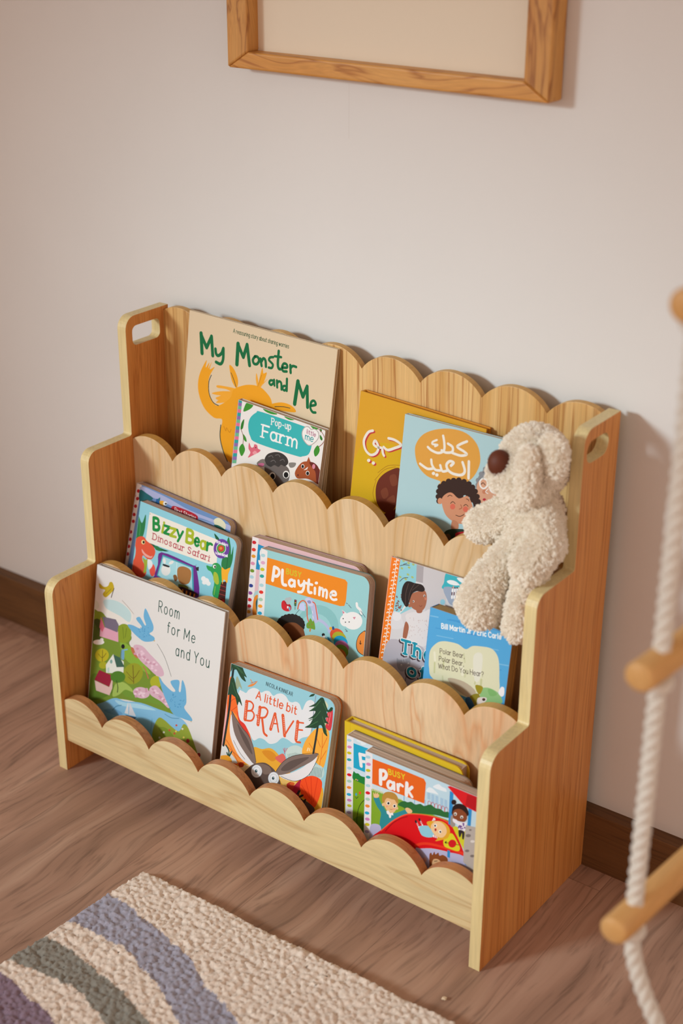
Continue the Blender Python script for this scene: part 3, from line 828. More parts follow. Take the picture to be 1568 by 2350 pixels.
('E','#678f30',[1541,1185,109,35,-54,92]),
('E','#c9702a',[1509,1254,109,35,-54,93]),
('S','#2f8fc0',328,0,[1298,1052,1376,1138]),
('E','#e8a82e',[1328,899,24,-6,2,25]),
('P','#24508a',1,[1351,870,1375,855,1396,895,1358,908]),
('E','#2a2020',[1210,1026,28,-7,2,24]),
('E','#e6d8d0',[1224,1053,21,-6,2,18]),
('P','#2a2626',1,[1935,795,1852,823,1796,913,1780,1029,1819,1118,1918,1152,1967,1126]),
('P','#e3873a',1,[1922,808,1853,835,1803,917,1790,1026,1828,1110,1917,1143,1946,1123]),
('P','#5a2a18',0,[1922,808,1945,798,1970,1122,1943,1127]),
('S','#221a18',128,0,[1847,948,1851,989]),
('P','#221a18',0,[1823,978,1853,1006,1880,972,1851,989])]),
'the': ('#d3cfd0', [
('P','#f07a1c',0,[-17,-13,146,-13,137,1586,-18,1635]),
('S','#f0e4d4',103,1,[87,-13,88,229,81,595,77,1030,73,1470,69,1574]),
('S','#f0e4d4',154,1,[86,47,108,19,128,30]),
('S','#f0e4d4',155,1,[90,105,63,93,47,110]),
('E','#f0e4d4',[113,83,11,-3,1,9]),
('E','#f0e4d4',[64,53,11,-3,1,9]),
('S','#f0e4d4',155,1,[85,166,106,137,126,148]),
('S','#f0e4d4',155,1,[89,224,61,212,45,229]),
('E','#f0e4d4',[112,201,11,-3,1,9]),
('E','#f0e4d4',[63,172,11,-3,1,9]),
('S','#f0e4d4',155,1,[83,285,105,255,125,266]),
('S','#f0e4d4',155,1,[88,343,60,331,44,348]),
('E','#f0e4d4',[110,320,11,-3,1,10]),
('E','#f0e4d4',[62,291,11,-3,1,10]),
('S','#f0e4d4',156,1,[82,404,104,374,124,385]),
('S','#f0e4d4',156,1,[86,462,59,450,43,468]),
('E','#f0e4d4',[109,439,11,-3,1,10]),
('E','#f0e4d4',[60,410,11,-3,1,10]),
('S','#f0e4d4',156,1,[81,523,102,494,122,505]),
('S','#f0e4d4',156,1,[85,582,57,570,41,588]),
('E','#f0e4d4',[108,559,11,-3,1,10]),
('E','#f0e4d4',[59,529,11,-3,1,10]),
('S','#f0e4d4',156,1,[79,643,101,614,121,624]),
('S','#f0e4d4',157,1,[84,702,56,690,40,708]),
('E','#f0e4d4',[107,678,11,-3,1,10]),
('E','#f0e4d4',[58,649,11,-3,1,10]),
('S','#f0e4d4',157,1,[78,763,100,734,120,744]),
('S','#f0e4d4',157,1,[82,822,55,810,38,828]),
('E','#f0e4d4',[105,799,11,-3,1,10]),
('E','#f0e4d4',[56,770,11,-3,1,10]),
('S','#f0e4d4',157,1,[77,884,98,854,119,865]),
('S','#f0e4d4',157,1,[81,943,53,931,37,949]),
('E','#f0e4d4',[104,920,11,-3,1,10]),
('E','#f0e4d4',[55,891,11,-3,1,10]),
('S','#f0e4d4',158,1,[75,1005,97,975,117,986]),
('S','#f0e4d4',158,1,[80,1064,52,1053,36,1071]),
('E','#f0e4d4',[103,1041,11,-3,1,10]),
('E','#f0e4d4',[54,1012,11,-3,1,10]),
('S','#f0e4d4',158,1,[74,1127,96,1096,116,1107]),
('S','#f0e4d4',158,1,[78,1186,50,1174,34,1193]),
('E','#f0e4d4',[101,1162,11,-3,1,10]),
('E','#f0e4d4',[52,1133,11,-3,1,10]),
('S','#f0e4d4',159,1,[72,1249,95,1218,115,1229]),
('S','#f0e4d4',159,1,[77,1308,49,1296,33,1315]),
('E','#f0e4d4',[100,1284,11,-3,1,10]),
('E','#f0e4d4',[51,1255,11,-3,1,10]),
('S','#f0e4d4',159,1,[71,1371,93,1340,114,1351]),
('S','#f0e4d4',159,1,[76,1430,48,1419,31,1437]),
('E','#f0e4d4',[99,1406,11,-3,1,10]),
('E','#f0e4d4',[49,1377,11,-3,1,10]),
('S','#f0e4d4',159,1,[70,1493,92,1463,112,1473]),
('S','#f0e4d4',160,1,[74,1553,46,1542,30,1560]),
('E','#f0e4d4',[97,1529,11,-3,1,10]),
('E','#f0e4d4',[48,1500,11,-3,1,10]),
('P','#8fc9d2',0,[146,-13,414,-24,439,246,471,614,206,824,141,810]),
('P','#d9dcd8',1,[453,242,330,655,192,828,295,665,369,413]),
('P','#aaa2a4',0,[415,-18,528,-13,550,239,439,246]),
('P','#c9c3c4',0,[528,-13,897,-28,964,535,664,689,550,239]),
('S','#4a3a34',86,1,[157,95,226,60,301,49]),
('S','#4a3a34',86,1,[182,318,235,254,305,228]),
('S','#4a3a34',85,1,[207,58,258,31]),
('E','#a9b86a',[200,10,21,5,-6,14]),
('E','#a9b86a',[284,19,21,5,-6,14]),
('E','#a9b86a',[362,19,21,5,-6,14]),
('E','#a9b86a',[302,80,21,5,-6,14]),
('E','#a9b86a',[189,122,21,5,-6,14]),
('E','#a9b86a',[299,184,21,5,-6,14]),
('E','#a9b86a',[374,202,21,5,-6,14]),
('E','#a9b86a',[273,259,21,5,-6,15]),
('E','#a9b86a',[180,253,21,5,-6,15]),
('E','#a9b86a',[289,-6,21,5,-6,14]),
('E','#8a5a50',[247,679,11,-3,1,10]),
('E','#8a5a50',[176,721,11,-3,1,10]),
('E','#8a5a50',[265,719,11,-3,1,10]),
('E','#8a5a50',[177,648,11,-3,1,10]),
('E','#8a5a50',[162,546,11,-3,1,10]),
('E','#8a5a50',[223,682,11,-3,1,10]),
('E','#8a5a50',[244,695,11,-3,1,10]),
('E','#8a5a50',[173,555,11,-3,1,10]),
('E','#8a5a50',[190,745,11,-3,1,10]),
('E','#8a5a50',[195,602,11,-3,1,10]),
('E','#8a5a50',[208,611,11,-3,1,10]),
('E','#8a5a50',[200,645,11,-3,1,10]),
('E','#8a5a50',[205,667,11,-3,1,10]),
('E','#8a5a50',[184,680,11,-3,1,10]),
('E','#8a5a50',[169,688,11,-3,1,10]),
('E','#8a5a50',[234,503,11,-3,1,10]),
('E','#8a5a50',[188,629,11,-3,1,10]),
('E','#8a5a50',[215,700,11,-3,1,10]),
('E','#8a5a50',[175,677,11,-3,1,10]),
('E','#8a5a50',[230,690,11,-3,1,10]),
('E','#8a5a50',[251,661,11,-3,1,10]),
('E','#8a5a50',[174,684,11,-3,1,10]),
('E','#8a5a50',[238,533,11,-3,1,10]),
('E','#8a5a50',[261,721,11,-3,1,10]),
('E','#8a5a50',[236,702,11,-3,1,10]),
('E','#8a5a50',[204,732,11,-3,1,10]),
('P','#d9d6d8',1,[137,778,260,808,336,952,142,1027]),
('E','#e2dfe0',[208,832,71,-21,9,64]),
('P','#dfd9d8',1,[345,783,396,727,516,670,621,645,732,603,759,1089,376,1154,385,904]),
('E','#c9b3b0',[468,913,5,-2,1,8]),
('E','#c9b3b0',[585,783,5,-2,1,8]),
('E','#c9b3b0',[477,969,5,-2,1,8]),
('E','#c9b3b0',[716,839,5,-2,1,8]),
('E','#c9b3b0',[731,985,5,-2,1,8]),
('E','#c9b3b0',[680,810,5,-2,1,8]),
('E','#c9b3b0',[659,1018,5,-2,1,8]),
('E','#c9b3b0',[505,948,5,-2,1,8]),
('E','#c9b3b0',[482,1040,5,-2,1,8]),
('E','#c9b3b0',[508,902,5,-2,1,8]),
('E','#c9b3b0',[699,819,5,-2,1,8]),
('E','#c9b3b0',[658,767,5,-2,1,8]),
('E','#c9b3b0',[579,956,5,-2,1,8]),
('E','#c9b3b0',[455,1068,5,-2,1,8]),
('E','#c9b3b0',[478,779,5,-2,1,8]),
('E','#c9b3b0',[678,756,5,-2,1,8]),
('E','#c9b3b0',[677,903,5,-2,1,8]),
('E','#c9b3b0',[482,803,5,-2,1,8]),
('E','#c9b3b0',[623,767,5,-2,1,8]),
('E','#c9b3b0',[686,747,5,-2,1,8]),
('E','#c9b3b0',[565,787,5,-2,1,8]),
('E','#c9b3b0',[457,963,5,-2,1,8]),
('E','#c9b3b0',[584,929,5,-2,1,8]),
('E','#c9b3b0',[422,792,5,-2,1,8]),
('E','#c9b3b0',[715,872,5,-2,1,8]),
('E','#c9b3b0',[680,764,5,-2,1,8]),
('E','#c9b3b0',[602,917,5,-2,1,8]),
('E','#c9b3b0',[446,981,5,-2,1,8]),
('E','#c9b3b0',[693,766,5,-2,1,8]),
('E','#c9b3b0',[616,987,5,-2,1,8]),
('E','#c9b3b0',[570,816,5,-2,1,8]),
('E','#c9b3b0',[535,1007,5,-2,1,8]),
('E','#c9b3b0',[545,872,5,-2,1,8]),
('E','#c9b3b0',[573,891,5,-2,1,8]),
('E','#c9b3b0',[556,793,5,-2,1,8]),
('E','#c9b3b0',[633,925,5,-2,1,8]),
('E','#c9b3b0',[600,900,5,-2,1,8]),
('E','#c9b3b0',[444,903,5,-2,1,8]),
('E','#c9b3b0',[482,907,5,-2,1,8]),
('E','#c9b3b0',[437,1010,5,-2,1,8]),
('P','#a3644a',1,[363,861,420,923,406,1101,349,1119,342,967]),
('P','#a3644a',1,[502,605,594,611,591,664,517,683]),
('P','#a8684c',1,[369,544,405,436,491,378,598,338,642,417,644,530,607,620,521,655,422,631]),
('E','#a8684c',[391,617,28,-8,4,25]),
('P','#2a1f1d',1,[241,548,235,402,272,306,330,273,421,274,540,266,595,319,562,364,473,380,408,435,380,541,364,632,326,650,278,604]),
('S','#5f4a42',68,1,[326,310,303,465,322,624]),
('S','#5f4a42',68,1,[423,283,369,413,362,546]),
('S','#5f4a42',51,1,[495,279,401,387]),
('E','#efe6e0',[442,540,14,-4,2,16]),
('E','#1d1514',[439,542,9,-3,2,11]),
('E','#efe6e0',[600,412,14,-4,2,16]),
('E','#1d1514',[602,414,9,-2,2,11]),
('S','#7a3a30',68,1,[542,573,568,579,583,558]),
('E','#c87860',[628,447,21,-6,3,19]),
('P','#3db0bd',1,[899,-12,1092,-18,1300,-28,1292,150,883,234,876,139]),
('P','#9ba7bb',1,[889,200,1222,146,1292,150,1285,328,1053,420,959,358]),
('P','#e9ecec',1,[918,111,966,78,1053,73,1118,106,1045,133,961,135]),
('P','#e9ecec',1,[1063,22,1148,2,1255,17,1243,52,1140,65]),
('S','#efecec',266,0,[1024,194,1029,321]),
('E','#5a3a34',[1021,175,12,-3,2,11]),
('S','#5a2a34',166,0,[1021,243,1023,278]),
('S','#efecec',265,0,[1058,184,1063,312]),
('E','#5a3a34',[1055,166,12,-3,2,11]),
('S','#5a2a34',166,0,[1055,233,1057,268]),
('S','#efecec',265,0,[1092,175,1097,302]),
('E','#5a3a34',[1089,156,12,-3,2,11]),
('S','#5a2a34',166,0,[1089,224,1090,259]),
('S','#efecec',264,0,[1151,158,1156,285]),
('E','#5a3a34',[1148,140,12,-3,2,11]),
('S','#5a2a34',165,0,[1148,207,1149,242]),
('S','#d9a08a',166,0,[1030,153,1025,177]),
('P','#2a2a34',0,[1174,103,1250,98,1247,195,1188,195]),
('E','#8fc4d4',[897,418,38,-11,6,40]),
('P','#b7b0b8',1,[100,1259,421,1160,739,1195,819,1739,142,1961]),
('P','#97969d',1,[294,1435,337,1448,455,1391,498,1354,520,1431,495,1540,393,1607,319,1562]),
('S','#d0cfd4',52,1,[385,1423,403,1468]),
('S','#d0cfd4',52,1,[420,1405,434,1452]),
('E','#ece8e4',[380,1513,12,-4,2,13]),
('E','#3a3a40',[380,1516,7,-2,1,6]),
('E','#ece8e4',[490,1457,12,-4,2,13]),
('E','#3a3a40',[491,1461,7,-2,1,6]),
('S','#5a4a4a',87,1,[484,1594,474,1784]),
('T','#4a3a40',700,'The',[331,1359,828,1334,192],1),
('T','#4a3a40',700,'of',[488,1647,758,1627,163],1),
('T','#eeeae8',664,'The',[347,1337,843,1312,192],1),
('T','#eeeae8',664,'of',[504,1625,773,1606,163],1),
('T','#1f94aa',419,'The',[347,1337,843,1312,192],1),
('T','#1f94aa',419,'of',[504,1625,773,1606,163],1)]),
'polar': ('#54a4d6', [
('S','#4189c4',87,0,[437,730,544,714]),
('S','#7fbce0',95,0,[886,311,1125,278]),
('S','#4596cf',100,0,[709,1155,969,1113]),
('S','#3f7fbd',146,0,[999,-221,1153,-240]),
('S','#4189c4',96,0,[446,83,790,39]),
('S','#7fbce0',78,0,[604,102,883,66]),
('S','#4596cf',128,0,[602,443,760,421]),
('S','#3f7fbd',105,0,[395,799,698,753]),
('S','#4189c4',127,0,[1024,-19,1222,-44]),
('S','#7fbce0',144,0,[-30,128,136,107]),
('S','#4596cf',81,0,[259,721,441,694]),
('S','#3f7fbd',97,0,[379,1062,507,1042]),
('S','#4189c4',65,0,[780,692,893,675]),
('S','#7fbce0',136,0,[1092,473,1310,441]),
('S','#4596cf',116,0,[115,270,223,255]),
('S','#3f7fbd',110,0,[479,454,590,439]),
('S','#4189c4',80,0,[975,-221,1080,-234]),
('S','#7fbce0',70,0,[798,426,1008,396]),
('S','#4596cf',96,0,[127,972,352,937]),
('S','#3f7fbd',102,0,[972,-16,1288,-57]),
('S','#4189c4',83,0,[715,429,941,397]),
('S','#7fbce0',97,0,[143,371,412,335]),
('S','#4596cf',57,0,[985,934,1204,899]),
('S','#3f7fbd',81,0,[867,778,1009,756]),
('S','#4189c4',97,0,[832,591,1202,537]),
('S','#7fbce0',146,0,[189,743,333,722]),
('S','#4596cf',92,0,[314,82,647,39]),
('S','#3f7fbd',124,0,[1008,911,1234,876]),
('S','#4189c4',126,0,[880,648,1112,613]),
('S','#7fbce0',92,0,[437,1056,640,1024]),
('S','#4596cf',92,0,[790,1108,1154,1049]),
('S','#3f7fbd',141,0,[452,1059,607,1035]),
('S','#4189c4',121,0,[575,202,841,166]),
('S','#7fbce0',59,0,[438,669,821,613]),
('S','#4596cf',94,0,[719,1095,1074,1038]),
('S','#3f7fbd',136,0,[813,-13,1063,-45]),
('S','#4189c4',64,0,[767,-187,1120,-230]),
('S','#7fbce0',51,0,[894,40,1095,14]),
('S','#4596cf',135,0,[284,98,531,66]),
('S','#3f7fbd',93,0,[1028,-82,1302,-117]),
('S','#4189c4',134,0,[130,550,390,513]),
('S','#7fbce0',57,0,[674,632,821,610]),
('S','#4596cf',98,0,[611,15,735,0]),
('S','#3f7fbd',94,0,[809,47,1165,0]),
('P','#d8d6b6',1,[60,713,73,594,160,475,254,420,378,394,504,388,625,420,722,345,858,307,1005,288,1092,329,1151,429,1188,656,1195,861,957,1055,529,1085,151,996,80,871]),
('S','#c3c496',322,1,[920,768,924,892]),
('S','#e3e0c8',233,1,[755,666,782,750]),
('S','#cbcba4',263,1,[604,492,633,604]),
('S','#c3c496',224,1,[300,679,307,815]),
('S','#e3e0c8',388,1,[588,692,610,766]),
('S','#cbcba4',250,1,[309,917,329,1000]),
('S','#c3c496',269,1,[856,567,862,651]),
('S','#e3e0c8',425,1,[609,708,618,790]),
('S','#cbcba4',302,1,[667,712,659,809]),
('S','#c3c496',224,1,[833,780,826,858]),
('S','#e3e0c8',372,1,[792,617,804,741]),
('S','#cbcba4',238,1,[227,589,249,664]),
('S','#c3c496',264,1,[160,766,172,904]),
('S','#e3e0c8',343,1,[139,621,161,728]),
('P','#dedccb',1,[757,475,891,417,899,751,818,810]),
('P','#b9a890',1,[398,915,648,882,855,959,782,1081,521,1022]),
('T','#eef0ee',136,'Bill Martin Jr / Eric Carle',[210,246,1143,116,69],0),
('T','#40261f',77,'Polar Bear,',[227,601,620,554,66],0),
('T','#40261f',77,'Polar Bear,',[227,715,624,666,67],0),
('T','#40261f',78,'What Do You Hear?',[229,823,948,718,70],0),
('P','#8fbb7c',1,[922,921,1001,854,1105,843,1214,871,1259,920,1259,1000,986,1142]),
('P','#7db06a',1,[1038,866,1124,853,1183,898,1084,947]),
('P','#ece8ea',1,[1199,860,1235,768,1280,769,1289,862,1253,900]),
('P','#9a8c22',1,[840,870,956,861,925,976,869,951]),
('P','#8d7f24',1,[761,1082,908,977,951,1171,862,1211]),
('P','#35608f',1,[709,1132,766,1070,844,1142,889,1241,806,1269]),
('P','#e3d3ca',1,[898,1042,1019,991,1035,1028,980,1096,909,1152]),
('E','#241a18',[993,1030,24,-8,3,20]),
('E','#7a3a30',[989,1028,10,-3,1,9])]),
'room': ('#dcd8d4', [
('P','#e3ddd4',1,[210,534,427,470,650,488,825,603,735,800,459,800,230,742]),
('P','#bcd4d4',1,[188,541,386,478,600,486,779,575,761,733,559,693,335,672,226,641]),
('P','#cfd2c4',1,[-4,598,77,617,90,699,3,736]),
('P','#738d32',1,[-32,848,90,759,234,784,467,883,680,800,833,961,796,1083,995,1211,1255,1318,1458,1463,1551,1580,1708,1761,1942,1919,1504,1951,963,1992,581,2084,340,2229,153,2382,-37,2359,-24,1822]),
('P','#86ab3c',1,[599,1099,878,1138,1110,1276,1288,1430,1070,1417,734,1355]),
('P','#5f7d2a',1,[47,1843,300,1802,563,1889,465,2053,141,2253,-5,2236]),
('P','#6f9336',1,[667,1810,995,1764,1376,1764,1653,1840,1228,1901,794,1963]),
('P','#9fb85a',1,[559,1847,717,1750,886,1780,948,1845,783,1858,656,1988,522,2056]),
('P','#7d8f2c',1,[-14,859,36,780,146,746,234,784,216,896,25,977]),
('E','#3d4822',[84,1056,127,-39,16,173]),
('P','#4a5a24',1,[-15,1033,25,977,184,1165,56,1314,-35,1256]),
('E','#879a2c',[662,951,160,-50,15,157]),
('S','#5f7020',98,1,[630,854,670,1033]),
('S','#5f7020',97,1,[712,850,700,1003]),
('P','#d9a0b2',0,[153,830,246,977,540,956,562,1127,323,1143,155,1157]),
('P','#d06a80',0,[153,830,246,977,204,1072,136,1011]),
('P','#73697a',0,[186,815,473,775,541,843,526,976,257,974]),
('E','#e4dfd8',[142,1261,121,-38,4,42]),
('E','#e4dfd8',[204,1198,38,-12,2,25]),
('E','#b9ae28',[234,1453,148,-48,10,110]),
('E','#a9a82a',[271,1611,88,-29,6,59]),
('S','#6a5a20',125,1,[237,1365,249,1557]),
('S','#6a5a20',101,1,[154,1457,243,1493,319,1393]),
('P','#e0e2d8',0,[331,1584,473,1358,706,1408,720,1608,349,1716]),
('P','#3e6152',0,[473,1362,625,1370,731,1490,564,1549]),
('E','#7fa8a0',[441,1494,27,-9,3,34]),
('P','#b9d0c8',0,[369,1626,409,1602,417,1687,376,1701]),
('S','#3a5f8a',74,1,[625,1370,645,1234]),
('S','#6fa0c0',639,0,[674,1246,679,1356]),
('E','#1d1a20',[666,1167,38,-12,4,37]),
('S','#7fb0d0',196,0,[693,1218,762,1186]),
('E','#93992a',[918,1542,182,21,-98,192]),
('S','#6a4f20',147,1,[905,1407,950,1693]),
('S','#6a4f20',98,1,[781,1555,936,1612,1046,1447]),
('S','#6a4f20',98,1,[827,1626,948,1673]),
('P','#96223a',0,[195,1716,490,1717,442,1925,105,1916]),
('P','#dcb8b2',0,[111,1922,437,1931,498,1736,505,1930,455,2066,160,2082]),
('E','#4f7d2a',[606,1700,157,-52,9,97]),
('S','#3a4a20',174,1,[585,1772,622,1869,620,1957]),
('E','#b87048',[916,1190,35,-28,75,68]),
('S','#b86a50',218,1,[1118,1358,1177,1403,1242,1509]),
('P','#d3adbc',1,[884,1089,1053,1031,1250,1116,1482,1231,1553,1353,1421,1412,1231,1347,1004,1251]),
('E','#e3c3d0',[995,1197,29,-9,2,19]),
('E','#c895a8',[1341,1241,29,-9,2,18]),
('E','#e3c3d0',[1391,1235,28,-9,2,18]),
('E','#c895a8',[930,1203,29,-9,2,19]),
('E','#e3c3d0',[1381,1333,29,-9,2,18]),
('E','#c895a8',[1294,1291,29,-9,2,18]),
('E','#e3c3d0',[1330,1215,29,-9,2,18]),
('E','#c895a8',[971,1107,29,-9,2,19]),
('E','#e3c3d0',[1063,1173,29,-9,2,19]),
('E','#c895a8',[1198,1222,29,-9,2,18]),
('E','#e3c3d0',[1160,1225,29,-9,2,19]),
('E','#c895a8',[1260,1252,29,-9,2,18]),
('E','#e3c3d0',[1098,1144,29,-9,2,19]),
('E','#c895a8',[1125,1216,29,-9,2,19]),
('E','#e3c3d0',[1299,1288,29,-9,2,18]),
('E','#c895a8',[1176,1280,29,-9,2,19]),
('E','#e3c3d0',[1064,1124,29,-9,2,19]),
('E','#c895a8',[1029,1221,29,-9,2,19]),
('E','#e3c3d0',[1107,1216,29,-9,2,19]),
('E','#c895a8',[1123,1195,29,-9,2,19]),
('E','#e3c3d0',[1302,1325,29,-9,2,18]),
('E','#c895a8',[1019,1191,29,-9,2,19]),
('E','#e3c3d0',[1223,1249,29,-9,2,18]),
('E','#c895a8',[1193,1221,29,-9,2,18]),
('E','#a9ac2c',[1405,1519,119,-40,10,99]),
('E','#d3adbc',[1124,1794,173,-34,-11,97]),
('P','#d3adbc',1,[1285,1666,1411,1577,1551,1636,1720,1773,1697,1854,1541,1797,1323,1765]),
('E','#e6c8d4',[1173,1838,26,-9,2,17]),
('E','#e6c8d4',[1341,1666,26,-9,2,17]),
('E','#c895a8',[1015,1814,27,-9,2,17]),
('E','#c895a8',[1594,1759,26,-9,2,16]),
('E','#e6c8d4',[1135,1799,26,-9,2,17]),
('E','#e6c8d4',[1431,1690,26,-9,2,17]),
('E','#c895a8',[1018,1831,27,-9,2,17]),
('E','#c895a8',[1461,1697,26,-9,2,17]),
('E','#e6c8d4',[1116,1794,26,-9,2,17]),
('E','#e6c8d4',[1648,1799,26,-9,2,16]),
('E','#c895a8',[1125,1841,26,-9,2,17]),
('E','#c895a8',[1349,1658,26,-9,2,17]),
('E','#e6c8d4',[1227,1698,26,-9,2,17]),
('E','#e6c8d4',[1426,1688,26,-9,2,17]),
('E','#c895a8',[1082,1759,26,-9,2,17]),
('E','#c895a8',[1383,1702,26,-9,2,17]),
('E','#e6c8d4',[1088,1828,26,-9,2,17]),
('E','#e6c8d4',[1567,1746,26,-9,2,16]),
('E','#c895a8',[1001,1822,27,-9,2,17]),
('E','#c895a8',[1593,1778,26,-9,2,16]),
('E','#e6c8d4',[1179,1787,26,-9,2,17]),
('E','#e6c8d4',[1617,1748,26,-9,2,16]),
('E','#c895a8',[1019,1892,27,-9,2,17]),
('E','#c895a8',[1502,1722,26,-9,2,16]),
('E','#e6c8d4',[999,1853,27,-9,2,17]),
('E','#e6c8d4',[1564,1740,26,-9,2,16]),
('E','#c895a8',[1220,1702,26,-9,2,17]),
('E','#c895a8',[1526,1742,26,-9,2,16]),
('E','#e6c8d4',[1153,1828,26,-9,2,17]),
('E','#e6c8d4',[1405,1662,26,-9,2,17]),
('E','#c895a8',[1223,1735,26,-9,2,17]),
('E','#c895a8',[1531,1728,26,-9,2,16]),
('E','#e6c8d4',[1027,1778,27,-9,2,17]),
('E','#e6c8d4',[1461,1688,26,-9,2,16]),
('E','#c895a8',[1021,1808,27,-9,2,17]),
('E','#c895a8',[1603,1748,26,-9,2,16]),
('P','#84b9da',1,[140,2369,339,2224,580,2069,802,2047,1125,1962,1502,1939,1942,1922,2123,2036,1929,2191,1556,2455,1412,2638,467,2672,227,2557]),
('P','#a8d2e4',1,[583,2101,804,2069,1127,1989,1453,1978,973,2097,700,2148]),
('P','#6fa2c8',1,[352,2357,597,2250,768,2278,607,2356]),
('S','#4a86a8',126,1,[544,2290,620,2198,727,2143]),
('S','#4a86a8',96,1,[1640,1972,1775,1989,1929,1945]),
('S','#6fa8cc',195,1,[1389,2147,1382,2344]),
('P','#e0dcdc',0,[867,2034,805,2248,887,2241]),
('P','#d6d2d8',0,[895,2033,1051,2218,899,2249]),
('P','#3a4a60',0,[824,2272,1069,2229,1032,2273,867,2291]),
('P','#93a03a',1,[1419,2440,1450,2212,1530,2071,1651,2076,1790,2125,1951,2151,2040,1998,2182,2100,2446,2600,2115,2682,1569,2581]),
('P','#7d9030',1,[1534,2246,1690,2191,1859,2280,1707,2357]),
('P','#b0b04a',1,[1810,2320,2019,2287,2193,2437,1982,2429]),
('E','#d9d3c0',[2017,2088,20,-7,2,16]),
('E','#c8503a',[1761,2202,21,-7,2,17]),
('E','#e0c35a',[2056,2217,20,-7,2,16]),
('E','#d9d3c0',[1573,2394,21,-8,2,17]),
('E','#c8503a',[1926,2352,20,-7,2,17]),
('E','#e0c35a',[1892,2173,20,-7,2,17]),
('E','#d9d3c0',[1563,2516,21,-8,2,17]),
('E','#c8503a',[1891,2073,20,-7,2,16]),
('E','#e0c35a',[1891,2344,20,-7,2,17]),
('E','#d9d3c0',[1649,2278,21,-7,2,17]),
('E','#c8503a',[1865,2219,20,-7,2,17]),
('E','#e0c35a',[1796,2402,21,-7,2,17]),
('E','#a8323a',[2145,2241,33,-12,4,33]),
('E','#a8323a',[2384,2392,35,-13,4,37]),
('P','#6cacd2',1,[728,785,841,759,983,766,1022,722,923,662,898,623,959,583,1011,614,1082,680,1107,664,1048,556,1057,428,1094,425,1186,535,1260,637,1258,722,1195,788,1295,815,1290,875,1109,945,965,919,823,858]),
('P','#6cacd2',1,[1456,1413,1562,1487,1745,1557,1810,1526,1724,1458,1707,1397,1869,1338,1876,1500,1917,1498,1928,1310,2008,1421,2048,1639,2017,1743,2175,1848,2176,1903,1979,1921,1809,1913,1662,1772,1542,1600]),
('E','#4f93bf',[1164,801,9,-3,1,7]),
('E','#4f93bf',[1745,1685,10,-4,1,8]),
('E','#4f93bf',[1159,700,9,-3,1,7]),
('E','#4f93bf',[1943,1746,10,-4,1,8]),
('E','#4f93bf',[1093,781,9,-3,1,7]),
('E','#4f93bf',[1773,1619,10,-3,1,8]),
('E','#4f93bf',[1085,773,9,-3,1,7]),
('E','#4f93bf',[1922,1648,10,-3,1,8]),
('E','#4f93bf',[1076,880,9,-3,1,7]),
('E','#4f93bf',[1898,1719,10,-4,1,8]),
('E','#4f93bf',[1091,863,9,-3,1,7]),
('E','#4f93bf',[1882,1771,10,-4,1,8]),
('E','#4f93bf',[1044,764,9,-3,1,7]),
('E','#4f93bf',[1736,1836,10,-4,1,8]),
('E','#4f93bf',[1186,816,9,-3,1,7]),
('E','#4f93bf',[1898,1768,10,-4,1,8]),
('E','#4f93bf',[1101,869,9,-3,1,7]),
('E','#4f93bf',[1822,1749,10,-4,1,8]),
('E','#4f93bf',[1004,820,9,-3,1,7]),
('E','#4f93bf',[1743,1729,10,-4,1,8]),
('E','#4f93bf',[1139,840,9,-3,1,7]),
('E','#4f93bf',[1779,1604,10,-3,1,8]),
('E','#4f93bf',[1046,730,9,-3,1,7]),
('E','#4f93bf',[1769,1699,10,-4,1,8]),
('E','#4f93bf',[1040,751,9,-3,1,7]),
('E','#4f93bf',[1767,1595,10,-3,1,8]),
('E','#4f93bf',[1199,806,9,-3,1,7]),
('E','#4f93bf',[1920,1719,10,-4,1,8]),
('E','#4f93bf',[1088,752,9,-3,1,7]),
('E','#4f93bf',[1729,1710,10,-4,1,8]),
('E','#4f93bf',[981,796,9,-3,1,7]),
('E','#4f93bf',[1982,1637,10,-3,1,8]),
('E','#4f93bf',[1051,789,9,-3,1,7]),
('E','#4f93bf',[1820,1712,10,-4,1,8]),
('E','#4f93bf',[1086,819,9,-3,1,7]),
('E','#4f93bf',[1764,1613,10,-3,1,8]),
('E','#4f93bf',[1065,849,9,-3,1,7]),
('E','#4f93bf',[1924,1705,10,-4,1,8]),
('E','#4f93bf',[962,787,9,-3,1,7]),
('E','#4f93bf',[1937,1643,10,-3,1,8]),
('E','#4f93bf',[986,821,9,-3,1,7]),
('E','#4f93bf',[1826,1613,10,-3,1,8]),
('E','#4f93bf',[1091,741,9,-3,1,7]),
('E','#4f93bf',[1783,1646,10,-3,1,8]),
('E','#4f93bf',[999,896,9,-3,1,7]),
('E','#4f93bf',[1831,1773,10,-4,1,8]),
('E','#4f93bf',[1085,789,9,-3,1,7]),
('E','#4f93bf',[1997,1616,10,-3,1,8]),
('E','#4f93bf',[1166,769,9,-3,1,7]),
('E','#4f93bf',[1839,1774,10,-4,1,8]),
('E','#4f93bf',[1005,745,9,-3,1,7]),
('E','#4f93bf',[1811,1631,10,-3,1,8]),
('P','#c9a23a',0,[1289,863,1326,864,1296,882]),
('P','#c9a23a',0,[2165,1902,2197,1908,2162,1920]),
('P','#bfa526',1,[64,292,168,324,257,283,286,215,346,202,388,295,310,403,222,484,157,448,200,367,83,370]),
('S','#5a4a40',146,1,[388,287,363,373,342,449]),
('S','#8a7a28',98,1,[228,423,329,308]),
('S','#a08a7a',73,1,[578,429,705,492,839,574]),
('S','#5a5a58',71,1,[1368,901,1545,1071,1704,1326]),
('T','#1d4a40',141,'Room',[1340,380,1759,376,174],2),
('T','#1d4a40',141,'for Me',[1549,656,2105,658,170],2),
('T','#1d4a40',141,'and You',[1755,961,2423,950,170],2)]),
'brave': ('#93c6d2', [
